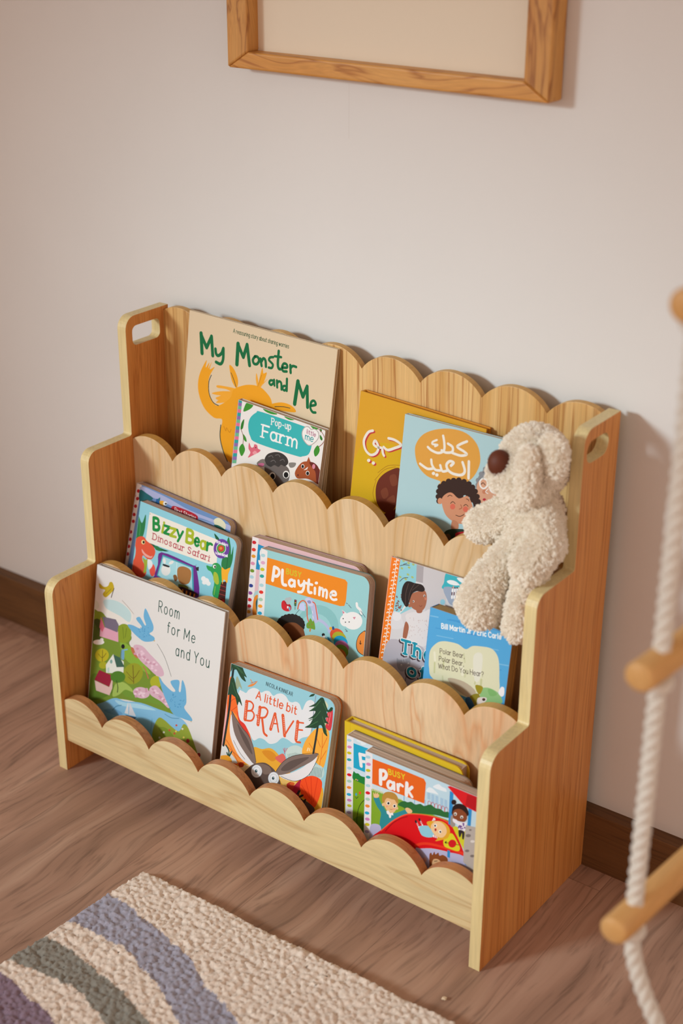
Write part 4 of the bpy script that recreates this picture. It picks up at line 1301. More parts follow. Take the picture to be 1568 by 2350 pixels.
('P','#f06c2c',1,[28,193,175,429,242,676,410,845,527,1045,638,1336,326,1505,-41,1587,-40,1069,-30,494]),
('P','#f29440',1,[41,741,223,772,314,1041,528,1299,322,1476,38,1499,12,1052]),
('P','#da3a2c',1,[211,686,333,796,416,887,508,1036,545,1113,433,1002,294,898]),
('S','#c8451c',81,1,[149,1006,324,1113,477,1317]),
('S','#c8451c',82,1,[66,1185,189,1295,318,1447]),
('S','#c8451c',81,1,[59,616,102,542,200,481]),
('S','#c8451c',81,1,[92,725,201,615]),
('S','#c8451c',82,1,[117,1289,363,1386]),
('P','#f2a2a0',1,[-45,769,7,632,46,1040,14,1324,-25,1307]),
('P','#dfdfe0',1,[202,391,253,357,328,363,368,302,448,246,534,242,591,274,663,225,737,210,812,254,876,204,954,175,1033,193,1091,243,1151,247,1213,216,1279,231,1336,306,1365,225,1403,146,1481,110,1555,164,1564,333,1538,486,1511,640,1389,718,1272,840,1151,820,1053,830,966,932,850,989,745,956,655,966,564,1032,482,955,375,842,250,763]),
('P','#dfdfe0',1,[202,391,262,669,250,763,191,543]),
('P','#e3a532',1,[569,1144,729,1114,876,1049,1016,1090,1139,1207,1342,1314,1805,1268,1868,1686,1409,1765,706,1689,296,1546,489,1403]),
('P','#d58a24',1,[735,1153,881,1088,1011,1148,920,1239]),
('P','#eec06a',1,[1119,1422,1355,1398,1528,1425,1380,1567,1169,1524]),
('P','#e9cfa0',1,[330,1534,529,1434,569,1466,476,1559]),
('P','#d9655a',1,[980,1173,1038,1103,1107,1056,1162,1105,1151,1173,1095,1211]),
('S','#c8485a',110,1,[1133,1047,1127,960]),
('S','#c8485a',94,1,[1148,1012,1166,950]),
('S','#c8485a',94,1,[1125,1020,1099,979]),
('E','#c3d4ce',[1311,986,160,-55,18,123]),
('S','#5a7a74',63,0,[1204,1093,1192,1034]),
('S','#5a7a74',63,0,[1228,1079,1216,1021]),
('S','#5a7a74',63,0,[1251,1065,1240,1009]),
('S','#5a7a74',62,0,[1275,1051,1263,996]),
('S','#5a7a74',62,0,[1298,1037,1287,984]),
('S','#5a7a74',62,0,[1321,1023,1310,971]),
('S','#5a7a74',62,0,[1346,1020,1335,967]),
('S','#5a7a74',62,0,[1371,1018,1360,963]),
('S','#5a7a74',62,0,[1396,1015,1384,959]),
('S','#5a7a74',62,0,[1421,1012,1409,955]),
('S','#5a7a74',62,0,[1446,1010,1433,951]),
('P','#cf3a42',1,[1774,179,1849,140,1859,437,1752,418,1756,299]),
('S','#f0a0a0',60,1,[1822,192,1805,383]),
('S','#f0a0a0',60,1,[1791,202,1767,367]),
('P','#f0a83c',1,[1575,539,1637,489,1715,457,1816,454,1852,583,1844,875,1811,1039,1715,1007,1559,959,1431,944,1456,746]),
('S','#dd6a22',91,1,[1725,525,1753,762,1751,1024]),
('S','#dd6a22',92,1,[1621,603,1725,742]),
('S','#dd6a22',91,1,[1814,568,1758,745]),
('S','#dd6a22',92,1,[1527,751,1699,896]),
('S','#dd6a22',91,1,[1827,765,1760,919]),
('S','#f6dfae',154,1,[1512,873,1522,826]),
('S','#f6dfae',123,1,[1547,861,1549,825]),
('E','#b9cfcb',[1703,1143,145,-51,18,120]),
('S','#5f7f80',77,0,[1599,1118,1612,1248]),
('S','#5f7f80',77,0,[1624,1103,1636,1240]),
('S','#5f7f80',77,0,[1648,1089,1660,1231]),
('S','#5f7f80',77,0,[1673,1074,1683,1223]),
('S','#5f7f80',77,0,[1697,1060,1707,1215]),
('S','#5f7f80',77,0,[1723,1057,1731,1206]),
('S','#5f7f80',77,0,[1749,1054,1754,1198]),
('S','#5f7f80',77,0,[1775,1050,1778,1189]),
('S','#5f7f80',77,0,[1801,1047,1801,1181]),
('P','#b0203c',1,[1327,1556,1393,1429,1473,1339,1476,1533,1429,1669]),
('P','#c03a30',1,[1234,1501,1308,1429,1367,1483,1313,1576]),
('E','#e0622a',[1329,1452,42,-15,4,25]),
('P','#f04e1e',1,[1467,1447,1481,1339,1584,1243,1695,1204,1808,1223,1838,1314,1811,1530,1749,1670,1623,1613,1515,1563]),
('S','#d23414',93,1,[1634,1240,1709,1626]),
('S','#d23414',93,1,[1543,1302,1677,1578]),
('S','#d23414',92,1,[1747,1215,1728,1589]),
('S','#d23414',94,1,[1492,1409,1649,1559]),
('P','#5a4a48',1,[1493,1645,1625,1627,1769,1692,1687,1812,1518,1814]),
('S','#2f2a2e',141,1,[1448,1513,1489,1617,1586,1700]),
('S','#2f2a2e',141,1,[1550,1684,1589,1610]),
('E','#2f2a2e',[1457,1539,16,6,-26,44]),
('E','#2f2a2e',[1442,1622,10,-17,41,14]),
('E','#2f2a2e',[1509,1580,12,11,-39,36]),
('E','#2f2a2e',[1576,1637,18,2,-19,45]),
('E','#2f2a2e',[1535,1645,15,-14,29,28]),
('E','#b23a24',[394,1478,51,-18,6,40]),
('E','#e8a030',[366,1536,17,-6,2,14]),
('P','#d8d8d4',1,[-52,1377,44,1283,161,1350,320,1462,254,1500,-14,1516]),
('S','#1f4a3c',229,1,[78,1272,142,1341,146,1431]),
('S','#1f4a3c',230,1,[148,1445,112,1382]),
('S','#1f4a3c',230,1,[149,1453,195,1338]),
('P','#eca02c',1,[-36,1493,135,1419,218,1497,-8,1560]),
('P','#9aa88a',1,[130,162,202,243,250,332,196,304,165,358,121,298]),
('S','#222c2a',385,1,[50,-6,51,409,58,736,31,1291]),
('P','#26462f',1,[-11,13,24,-13,160,-51,205,-9,257,63,309,128,259,122,301,194,228,179,172,134,107,68,59,80]),
('P','#26462f',1,[23,228,76,202,150,351,171,401,234,470,285,584,222,533,199,600,149,497,114,478,60,469,0,500,-16,460,11,347]),
('P','#26462f',1,[-2,25,-12,132,23,103,30,0]),
('S','#3f6a42',96,1,[64,19,174,45,263,106]),
('S','#3f6a42',97,1,[66,285,120,387,200,481]),
('S','#3f6a42',96,1,[119,32,216,91]),
('S','#8f9aa8',152,1,[1534,27,1536,256,1542,557]),
('S','#2a302e',332,1,[1628,40,1632,282,1633,570,1620,880]),
('P','#c9d0b0',1,[1695,47,1762,97,1738,176,1714,127]),
('P','#b9c49a',1,[1691,234,1734,306,1769,381,1724,410]),
('P','#26462f',1,[1626,23,1671,20,1727,108,1772,165,1809,110,1845,110,1833,160,1776,195,1747,195,1786,261,1810,267,1748,285,1760,326,1812,361,1738,374,1775,465,1817,549,1747,518,1704,431,1661,431,1605,493,1541,511,1419,543,1493,475,1525,404,1539,364,1455,404,1531,330,1561,248,1451,286,1530,218,1554,178,1442,223,1536,144,1576,85]),
('P','#26462f',1,[1426,73,1461,24,1517,1,1497,39,1463,58]),
('S','#3f6a42',106,1,[1623,70,1557,177,1487,258]),
('S','#3f6a42',106,1,[1646,220,1566,347,1478,419]),
('S','#3f6a42',106,1,[1690,292,1757,414,1792,488]),
('S','#3f6a42',106,1,[1622,386,1490,502]),
('S','#3f6a42',106,1,[1676,96,1738,176]),
('P','#e4e0e0',1,[109,771,105,946,137,1101,221,1238,342,1363,493,1426,584,1424,625,1389,431,1242,263,1058,160,882]),
('P','#7d6a62',1,[109,719,211,809,342,912,467,993,574,1133,654,1346,610,1385,514,1328,335,1188,189,1008]),
('P','#5f4f49',1,[237,872,357,967,478,1076,574,1253,457,1173,331,1036]),
('S','#2a2424',65,1,[109,719,211,809,342,912,467,993,574,1133,654,1346]),
('S','#2a2424',65,1,[205,1153,332,1291,450,1371]),
('P','#e4e0e0',1,[1086,1401,1273,1303,1484,1131,1681,891,1655,1072,1582,1229,1449,1350,1322,1407,1189,1427]),
('P','#7d6a62',1,[1022,1370,1097,1219,1207,1089,1377,980,1552,915,1705,853,1623,989,1422,1168,1240,1314,1085,1399]),
('P','#5f4f49',1,[1103,1309,1216,1151,1401,1028,1559,959,1414,1112,1235,1277]),
('S','#2a2424',63,1,[1022,1370,1097,1219,1207,1089,1377,980,1705,853,1655,1072,1582,1229,1449,1350,1322,1407,1117,1408]),
('P','#5c4a42',1,[469,1607,535,1477,612,1394,725,1330,826,1301,933,1324,1023,1376,1135,1527,1046,1628,815,1710,650,1785]),
('P','#7a665c',1,[630,1399,760,1333,900,1335,945,1409,834,1478,740,1436]),
('E','#8d8d96',[684,1480,100,-35,14,100]),
('E','#e3e3e4',[684,1480,93,-33,14,95]),
('E','#a8a8b0',[684,1480,67,-23,10,69]),
('E','#e6e6e8',[684,1480,62,-22,9,64]),
('E','#1f3a40',[676,1479,22,-8,3,23]),
('E','#c9dcdc',[681,1472,8,-3,1,7]),
('E','#8d8d96',[997,1483,98,-35,14,100]),
('E','#e3e3e4',[997,1483,92,-32,14,94]),
('E','#a8a8b0',[997,1483,66,-23,10,68]),
('E','#e6e6e8',[997,1483,61,-21,9,64]),
('E','#1f3a40',[990,1483,21,-8,3,23]),
('E','#c9dcdc',[995,1475,8,-3,1,7]),
('P','#e08a48',1,[340,253,406,197,451,171,509,117,479,174,431,224,378,250]),
('S','#e08a48',143,1,[380,137,420,175]),
('S','#a8522a',64,1,[388,192,484,133]),
('T','#24343a',71,'NICOLA KINNEAR',[663,140,1140,155,57],2),
('T','#dd6038',190,'A little bit',[515,389,1244,403,120],0),
('S','#dd5a30',578,0,[367,766,360,489]),
('S','#dd5a30',272,1,[362,480,434,468,485,508,465,589,386,623]),
('S','#dd5a30',272,1,[386,626,474,603,520,657,484,746,372,777]),
('S','#dd5a30',541,0,[606,768,606,499]),
('S','#dd5a30',285,1,[607,504,693,477,750,517,716,616,618,657]),
('S','#dd5a30',380,1,[666,651,699,764,730,857,783,884]),
('S','#dd5a30',191,1,[556,636,595,638,595,665,573,660]),
('S','#dd5a30',505,0,[838,765,884,512]),
('S','#dd5a30',251,0,[889,504,935,627,981,759]),
('S','#dd5a30',220,0,[852,669,948,646]),
('S','#dd5a30',515,0,[1021,490,1094,780]),
('S','#dd5a30',266,0,[1093,777,1152,643,1214,515]),
('S','#dd5a30',525,0,[1289,499,1296,771]),
('S','#dd5a30',232,0,[1284,509,1388,487]),
('S','#dd5a30',232,0,[1290,621,1387,597]),
('S','#dd5a30',310,1,[1289,773,1310,801,1376,790]),
('E','#f2d9cc',[349,522,7,-2,1,6]),
('E','#f2d9cc',[351,549,7,-2,1,6]),
('E','#f2d9cc',[353,577,7,-2,1,6]),
('E','#f2d9cc',[356,604,7,-2,1,6]),
('E','#f2d9cc',[358,631,7,-2,1,6]),
('E','#f2d9cc',[360,658,7,-2,1,6]),
('E','#f2d9cc',[363,685,7,-2,1,6]),
('E','#f2d9cc',[365,712,7,-2,1,6]),
('E','#f2d9cc',[367,740,7,-2,1,6]),
('E','#f2d9cc',[593,532,7,-2,1,6]),
('E','#f2d9cc',[595,560,7,-2,1,6]),
('E','#f2d9cc',[597,587,7,-2,1,6]),
('E','#f2d9cc',[598,614,7,-2,1,6]),
('E','#f2d9cc',[600,641,7,-2,1,6]),
('E','#f2d9cc',[602,668,7,-2,1,6]),
('E','#f2d9cc',[604,695,7,-2,1,6]),
('E','#f2d9cc',[605,723,7,-2,1,6]),
('E','#f2d9cc',[607,750,7,-2,1,6]),
('E','#f2d9cc',[880,557,7,-2,1,6]),
('E','#f2d9cc',[876,578,7,-2,1,6]),
('E','#f2d9cc',[872,600,7,-2,1,6]),
('E','#f2d9cc',[867,622,7,-2,1,6]),
('E','#f2d9cc',[863,643,7,-2,1,6]),
('E','#f2d9cc',[859,665,7,-2,1,6]),
('E','#f2d9cc',[855,687,7,-2,1,6]),
('E','#f2d9cc',[851,708,7,-2,1,6]),
('E','#f2d9cc',[847,730,7,-2,1,6]),
('E','#f2d9cc',[1038,520,6,-2,1,6]),
('E','#f2d9cc',[1045,547,6,-2,1,6]),
('E','#f2d9cc',[1051,574,6,-2,1,6]),
('E','#f2d9cc',[1057,602,6,-2,1,6]),
('E','#f2d9cc',[1063,629,6,-2,1,6]),
('E','#f2d9cc',[1069,656,6,-2,1,6]),
('E','#f2d9cc',[1075,683,6,-2,1,6]),
('E','#f2d9cc',[1081,711,6,-2,1,6]),
('E','#f2d9cc',[1088,738,6,-2,1,6]),
('E','#f2d9cc',[1282,542,6,-2,1,6]),
('E','#f2d9cc',[1284,568,6,-2,1,6]),
('E','#f2d9cc',[1285,594,6,-2,1,6]),
('E','#f2d9cc',[1287,619,6,-2,1,6]),
('E','#f2d9cc',[1289,645,6,-2,1,6]),
('E','#f2d9cc',[1291,671,6,-2,1,6]),
('E','#f2d9cc',[1292,697,6,-2,1,6]),
('E','#f2d9cc',[1294,723,6,-2,1,6]),
('E','#f2d9cc',[1296,749,6,-2,1,6])]),
'yel': ('#d9b728', [
('S','#c9a520',70,0,[97,-33,107,1541])]),
'F': ('#c9dbe4', [
('P','#e6e1e2',0,[-14,-26,113,-18,140,1613,6,1672]),
('E','#a9cdd8',[41,70,39,-6,-6,24]),
('E','#d486b0',[47,176,39,-6,-6,24]),
('E','#c9be22',[44,274,39,-6,-6,24]),
('E','#2fa0a6',[45,383,39,-6,-6,24]),
('E','#a9cdd8',[52,519,39,-6,-6,25]),
('E','#d8182a',[53,627,40,-6,-6,25]),
('E','#a6c9b4',[55,731,40,-7,-6,25]),
('E','#ea8a34',[54,836,40,-7,-6,25]),
('E','#2aa5cc',[55,951,40,-7,-6,25]),
('E','#cc7fb4',[63,1043,40,-7,-6,25]),
('E','#c9be22',[66,1133,40,-7,-6,25]),
('E','#a896c2',[64,1249,40,-7,-6,25]),
('E','#dfe5e8',[233,6,45,-18,1,25]),
('E','#dfe5e8',[286,25,48,-19,1,27]),
('E','#dfe5e8',[198,12,31,-12,0,17]),
('P','#22a3c6',0,[116,87,392,72,404,470,126,479]),
('S','#ece7e6',555,0,[232,219,258,399]),
('S','#ece7e6',485,0,[232,219,361,196]),
('S','#ece7e6',452,0,[249,325,364,295]),
('P','#1f7d38',1,[127,542,168,553,212,540,257,562,336,550,388,541,392,670,131,683]),
('P','#7fa322',0,[123,675,340,676,410,679,436,1548,136,1614]),
('P','#5f8a1c',1,[130,1363,266,1220,339,1288,348,1588,136,1614]),
('S','#20301c',88,1,[332,922,261,1030,221,1156,208,1312,214,1411]),
('E','#4aa0cc',[183,896,16,-7,1,23]),
('E','#e0562a',[249,842,21,-9,1,23]),
('E','#e8c24a',[173,654,12,-5,0,11]),
('E','#d986a0',[201,654,11,-4,0,10]),
('S','#1f5a2a',89,0,[166,943,191,960,219,920])]),
'park': ('#bcd6e2', [
('P','#e6e1e2',0,[-8,-2,115,9,125,1376,-11,1433]),
('E','#a9cdd8',[42,83,40,-5,-6,25]),
('E','#d486b0',[52,190,40,-5,-6,25]),
('E','#c9be22',[47,290,40,-6,-6,25]),
('E','#2fa0a6',[50,395,40,-6,-6,25]),
('E','#a9cdd8',[52,529,40,-6,-6,25]),
('E','#d8182a',[50,645,40,-6,-6,26]),
('E','#a6c9b4',[51,745,40,-6,-6,26]),
('E','#ea8a34',[50,855,40,-6,-6,26]),
('E','#2aa5cc',[46,969,40,-6,-6,26]),
('E','#cc7fb4',[54,1065,40,-7,-6,26]),
('E','#c9be22',[54,1152,40,-7,-6,26]),
('E','#a896c2',[52,1269,40,-7,-6,26]),
('P','#a3c3da',0,[1038,239,1087,238,1091,341,1042,342]),
('P','#a3c3da',0,[1103,239,1152,238,1158,386,1110,388]),
('P','#a3c3da',0,[1168,239,1216,238,1222,356,1173,357]),
('P','#a3c3da',0,[1248,239,1297,238,1304,401,1256,402]),
('P','#a3c3da',0,[1313,239,1361,238,1367,371,1319,372]),
('P','#e4eaee',1,[1124,125,1161,83,1217,49,1263,67,1327,73,1342,115,1259,130,1179,134]),
('P','#e4eaee',1,[1015,230,1051,165,1112,151,1165,173,1215,209,1135,219,1054,236]),
('P','#7fa52c',0,[113,558,620,530,1019,557,1423,531,1428,637,705,1034,121,1246]),
('S','#e9e6dc',76,0,[128,466,131,576]),
('S','#e9e6dc',76,0,[154,464,157,573]),
('S','#e9e6dc',76,0,[179,461,182,571]),
('S','#e9e6dc',76,0,[205,458,208,568]),
('S','#e9e6dc',76,0,[231,456,234,565]),
('S','#e9e6dc',76,0,[256,453,260,563]),
('S','#e9e6dc',76,0,[282,451,285,560]),
('S','#e9e6dc',76,0,[307,448,311,557]),
('S','#e9e6dc',76,0,[333,445,336,555]),
('S','#e9e6dc',76,0,[358,443,362,552]),
('S','#e9e6dc',76,0,[384,440,387,549]),
('S','#e9e6dc',75,0,[409,438,413,547]),
('S','#e9e6dc',75,0,[434,435,438,544]),
('S','#e9e6dc',75,0,[460,433,463,541]),
('S','#e9e6dc',75,0,[485,430,489,539]),
('S','#e9e6dc',75,0,[510,427,514,536]),
('S','#e9e6dc',75,0,[535,425,539,533]),
('S','#e9e6dc',75,0,[560,422,564,531]),
('S','#e9e6dc',75,0,[586,420,589,528]),
('S','#dfe6ea',75,0,[611,417,614,526]),
('S','#dfe6ea',75,0,[636,415,640,523]),
('S','#3a8fc8',75,0,[661,412,665,520]),
('S','#dfe6ea',74,0,[686,410,690,518]),
('S','#dfe6ea',74,0,[710,407,714,515]),
('S','#dfe6ea',74,0,[735,405,739,512]),
('S','#dfe6ea',74,0,[760,402,764,510]),
('S','#dfe6ea',74,0,[785,400,789,507]),
('S','#dfe6ea',74,0,[810,397,814,505]),
('S','#3a8fc8',74,0,[834,395,839,502]),
('S','#dfe6ea',74,0,[859,392,863,500]),
('S','#dfe6ea',74,0,[884,390,888,497]),
('S','#dfe6ea',74,0,[908,387,913,494]),
('S','#dfe6ea',74,0,[933,385,937,492]),
('S','#dfe6ea',73,0,[957,382,962,489]),
('S','#dfe6ea',73,0,[982,380,986,487]),
('S','#3a8fc8',73,0,[1006,377,1011,484]),
('S','#d9c35a',85,0,[127,552,315,535]),
('S','#d9c35a',84,0,[518,523,619,522]),
('S','#c0303c',73,1,[1056,464,1056,386,1079,364,1101,383,1105,460]),
('S','#c0303c',73,1,[1111,460,1111,383,1134,361,1156,380,1160,456]),
('S','#c0303c',73,1,[1166,457,1166,380,1189,358,1211,377,1215,453]),
('S','#c0303c',73,1,[1221,454,1221,376,1244,355,1266,374,1269,449]),
('S','#c0303c',73,1,[1276,450,1276,373,1299,352,1320,370,1324,446]),
('S','#c0303c',72,1,[1331,447,1330,370,1353,348,1375,367,1378,443]),
('P','#e3641e',0,[117,80,570,63,975,61,1010,109,997,435,583,450,121,469]),
('T','#dfc22a',167,'BUSY',[395,214,664,194,77],0),
('S','#ece8e6',574,0,[264,419,258,208]),
('S','#ece8e6',536,1,[261,207,328,193,357,242,322,312,261,329]),
('S','#ece8e6',467,1,[468,324,417,318,385,372,400,422,447,419,476,367]),
('S','#ece8e6',449,0,[488,310,495,413]),
('S','#ece8e6',465,0,[552,316,562,406]),
('S','#ece8e6',432,1,[560,347,588,298,632,306]),
('S','#ece8e6',559,0,[702,235,699,423]),
('S','#ece8e6',459,0,[790,263,726,341,792,408]),
('P','#2d6a36',1,[566,630,604,571,670,526,720,524,785,492,852,507,933,464,999,471,1094,409,1176,430,1256,413,1322,430,1385,407,1405,492,1181,537,939,614,759,666,657,633]),
('P','#2f8a92',1,[154,677,236,639,272,704,329,758,392,815,510,783,626,701,694,651,733,692,596,818,482,954,367,1111,276,1185,268,1023,284,872,220,802,177,740]),
('P','#e6b987',1,[145,596,173,617,183,575,201,603,224,565,228,595,245,594,233,644,161,672]),
('P','#e6b987',1,[688,644,726,607,797,616,801,655,736,691]),
('P','#e6b987',1,[323,693,352,614,452,563,541,578,559,633,535,722,480,795,406,803,346,751]),
('E','#e6b987',[317,723,20,-8,1,25]),
('E','#e6b987',[554,686,18,-7,1,23]),
('P','#b8883c',1,[299,678,300,595,342,524,416,482,500,471,555,509,571,594,542,609,510,574,453,584,385,592,349,639,334,689]),
('E','#efece6',[405,667,30,-12,1,28]),
('E','#231a18',[406,668,18,-7,1,19]),
('E','#efece6',[510,669,28,-11,1,28]),
('E','#231a18',[510,670,17,-7,1,19]),
('E','#e8a080',[381,727,22,-9,0,14]),
('E','#e8a080',[500,721,20,-8,0,14]),
('S','#a8603c',68,1,[433,748,455,748,475,734]),
('P','#ece9e6',0,[375,803,408,780,440,812,487,783,495,824,461,832,456,879,429,890,417,847,386,840]),
('P','#b7b3d0',1,[115,1135,266,1073,283,1179,114,1380]),
('P','#d8151c',1,[151,1315,282,1156,465,942,596,811,694,733,792,677,1021,596,1263,553,1424,564,1531,702,1660,974,1366,1025,1140,1078,961,1158,814,1244,545,1294,238,1425]),
('S','#f0583a',155,1,[293,1155,465,942,596,811,694,733,792,680,1021,603,1263,559,1422,574]),
('S','#a80f16',155,1,[368,1127,482,960,613,827,728,748]),
('S','#e83a22',370,1,[877,1146,991,1066,1137,1013,1332,977,1508,952,1651,940]),
('P','#b5b2d2',1,[880,1215,961,1155,1140,1084,1367,1031,1660,977,1851,1109,1827,1245,997,1615]),
('P','#d9d02a',1,[1330,865,1398,752,1467,710,1549,803,1594,877,1565,940,1444,957,1347,955]),
('E','#cf1a22',[1471,861,63,-27,3,61]),
('S','#201a18',82,0,[1353,893,1408,879]),
('P','#201a18',0,[1347,892,1378,857,1377,911]),
('S','#201a18',81,0,[1532,848,1576,838]),
('P','#8fc8da',1,[915,832,982,785,1076,749,1158,752,1170,870,1084,928,986,941,941,897]),
('S','#ece2e2',249,0,[883,772,921,832]),
('S','#c0283a',100,0,[877,794,899,775]),
('S','#c0283a',100,0,[889,809,911,790]),
('S','#c0283a',100,0,[901,825,924,806]),
('E','#2a2228',[872,767,15,-12,10,20]),
('S','#ece2e2',248,0,[940,717,979,777]),
('S','#c0283a',99,0,[934,739,957,720]),
('S','#c0283a',99,0,[946,754,969,735]),
('S','#c0283a',99,0,[959,769,981,751]),
('E','#2a2228',[930,712,15,-12,10,20]),
('S','#ece2e2',360,0,[1124,716,1168,605]),
('S','#ece2e2',394,0,[1172,869,1293,852]),
('S','#c0283a',82,0,[1115,704,1148,700]),
('S','#c0283a',82,0,[1189,846,1185,898]),
('S','#c0283a',82,0,[1127,679,1160,675]),
('S','#c0283a',82,0,[1215,841,1210,894]),
('S','#c0283a',82,0,[1139,654,1172,650]),
('S','#c0283a',82,0,[1240,837,1236,889]),
('S','#c0283a',82,0,[1151,629,1184,625]),
('S','#c0283a',82,0,[1266,832,1262,884]),
('P','#e0a52c',1,[1051,700,1105,662,1169,635,1281,592,1379,611,1427,684,1403,787,1357,838,1295,880,1199,936,1229,861,1076,752]),
('P','#edc491',1,[1118,728,1186,632,1282,610,1355,652,1372,738,1309,836,1212,852,1138,805]),
('E','#f2efe8',[1189,699,26,-11,1,28]),
('E','#231a18',[1185,702,14,-6,1,15]),
('E','#f2efe8',[1269,759,25,-11,1,28]),
('E','#231a18',[1273,761,14,-6,1,15]),
('E','#b01a24',[1195,761,16,-7,1,22]),
('P','#cfc92c',0,[1441,579,1663,569,1682,917,1527,704]),
('P','#2f8ac8',0,[1394,82,1452,84,1448,591,1394,589]),
('P','#2f8ac8',0,[1695,220,1748,223,1742,506,1691,496]),
('P','#2f8ac8',0,[1397,993,1442,989,1444,1099,1402,1101]),
('P','#2f8ac8',0,[1684,963,1744,956,1749,1092,1686,1103]),
('P','#d81f25',0,[1354,32,1397,6,1851,-1,1864,235,1629,217]),
('P','#b8181e',0,[1666,28,1851,6,1864,235,1643,195]),
('P','#9a9088',1,[1434,433,1503,544,1474,602,1426,591]),
('E','#2b1b18',[1465,225,40,-16,2,39]),
('P','#2b1b18',1,[1440,369,1459,285,1534,218,1628,205,1687,254,1686,346,1465,421]),
('P','#87472a',1,[1452,411,1477,339,1570,286,1666,323,1679,394,1635,458,1532,479,1468,466]),
('E','#e9e2da',[1496,393,23,-10,1,26]),
('E','#231a18',[1494,399,12,-5,1,15]),
('E','#e9e2da',[1598,400,23,-10,1,25]),
('E','#231a18',[1598,406,12,-5,1,15]),
('P','#e6e0e6',1,[1462,480,1516,471,1564,488,1673,449,1669,505,1649,600,1558,607,1545,542,1471,526]),
('E','#6a3a8a',[1649,537,11,-5,1,11]),
('E','#6a3a8a',[1571,544,11,-5,1,11]),
('E','#6a3a8a',[1584,550,11,-5,1,11]),
('E','#6a3a8a',[1633,503,11,-4,1,11]),
('E','#6a3a8a',[1590,539,11,-5,1,11]),
('E','#6a3a8a',[1620,564,11,-5,1,11]),
('E','#6a3a8a',[1586,550,11,-5,1,11]),
('E','#6a3a8a',[1622,490,11,-4,1,11]),
('E','#6a3a8a',[1556,579,11,-5,1,11]),
('E','#6a3a8a',[1633,484,11,-4,1,11]),
('E','#6a3a8a',[1560,560,11,-5,1,11]),
('E','#6a3a8a',[1583,567,11,-5,1,11]),
('E','#6a3a8a',[1631,513,11,-4,1,11]),
('E','#6a3a8a',[1604,543,11,-5,1,11]),
('E','#6a3a8a',[1653,539,11,-5,1,11]),
('E','#6a3a8a',[1598,577,11,-5,1,11]),
('P','#33282e',1,[1561,612,1649,603,1646,716,1621,717,1613,637,1591,708,1569,702]),
('P','#b4aaa2',0,[1666,492,1876,450,1854,1170,1658,1068,1652,822]),
('E','#7a706c',[1714,634,40,-17,1,24]),
('E','#d9d2cc',[1784,694,34,-14,1,20]),
('E','#7a706c',[1708,872,34,-15,1,20]),
('E','#7a706c',[1793,916,34,-15,1,20]),
('E','#7a706c',[1740,537,21,-9,1,13]),
('P','#8b4a24',1,[1113,1211,1140,1145,1161,1174,1191,1107,1212,1142,1256,1095,1277,1133,1337,1098,1411,1135,1380,1317,1156,1448]),
('P','#e0b080',1,[1161,1318,1189,1225,1277,1203,1313,1283,1189,1433]),
('S','#231a18',83,1,[1197,1257,1245,1230]),
('E','#d9a8a0',[1034,1309,36,-16,2,41])]),
}
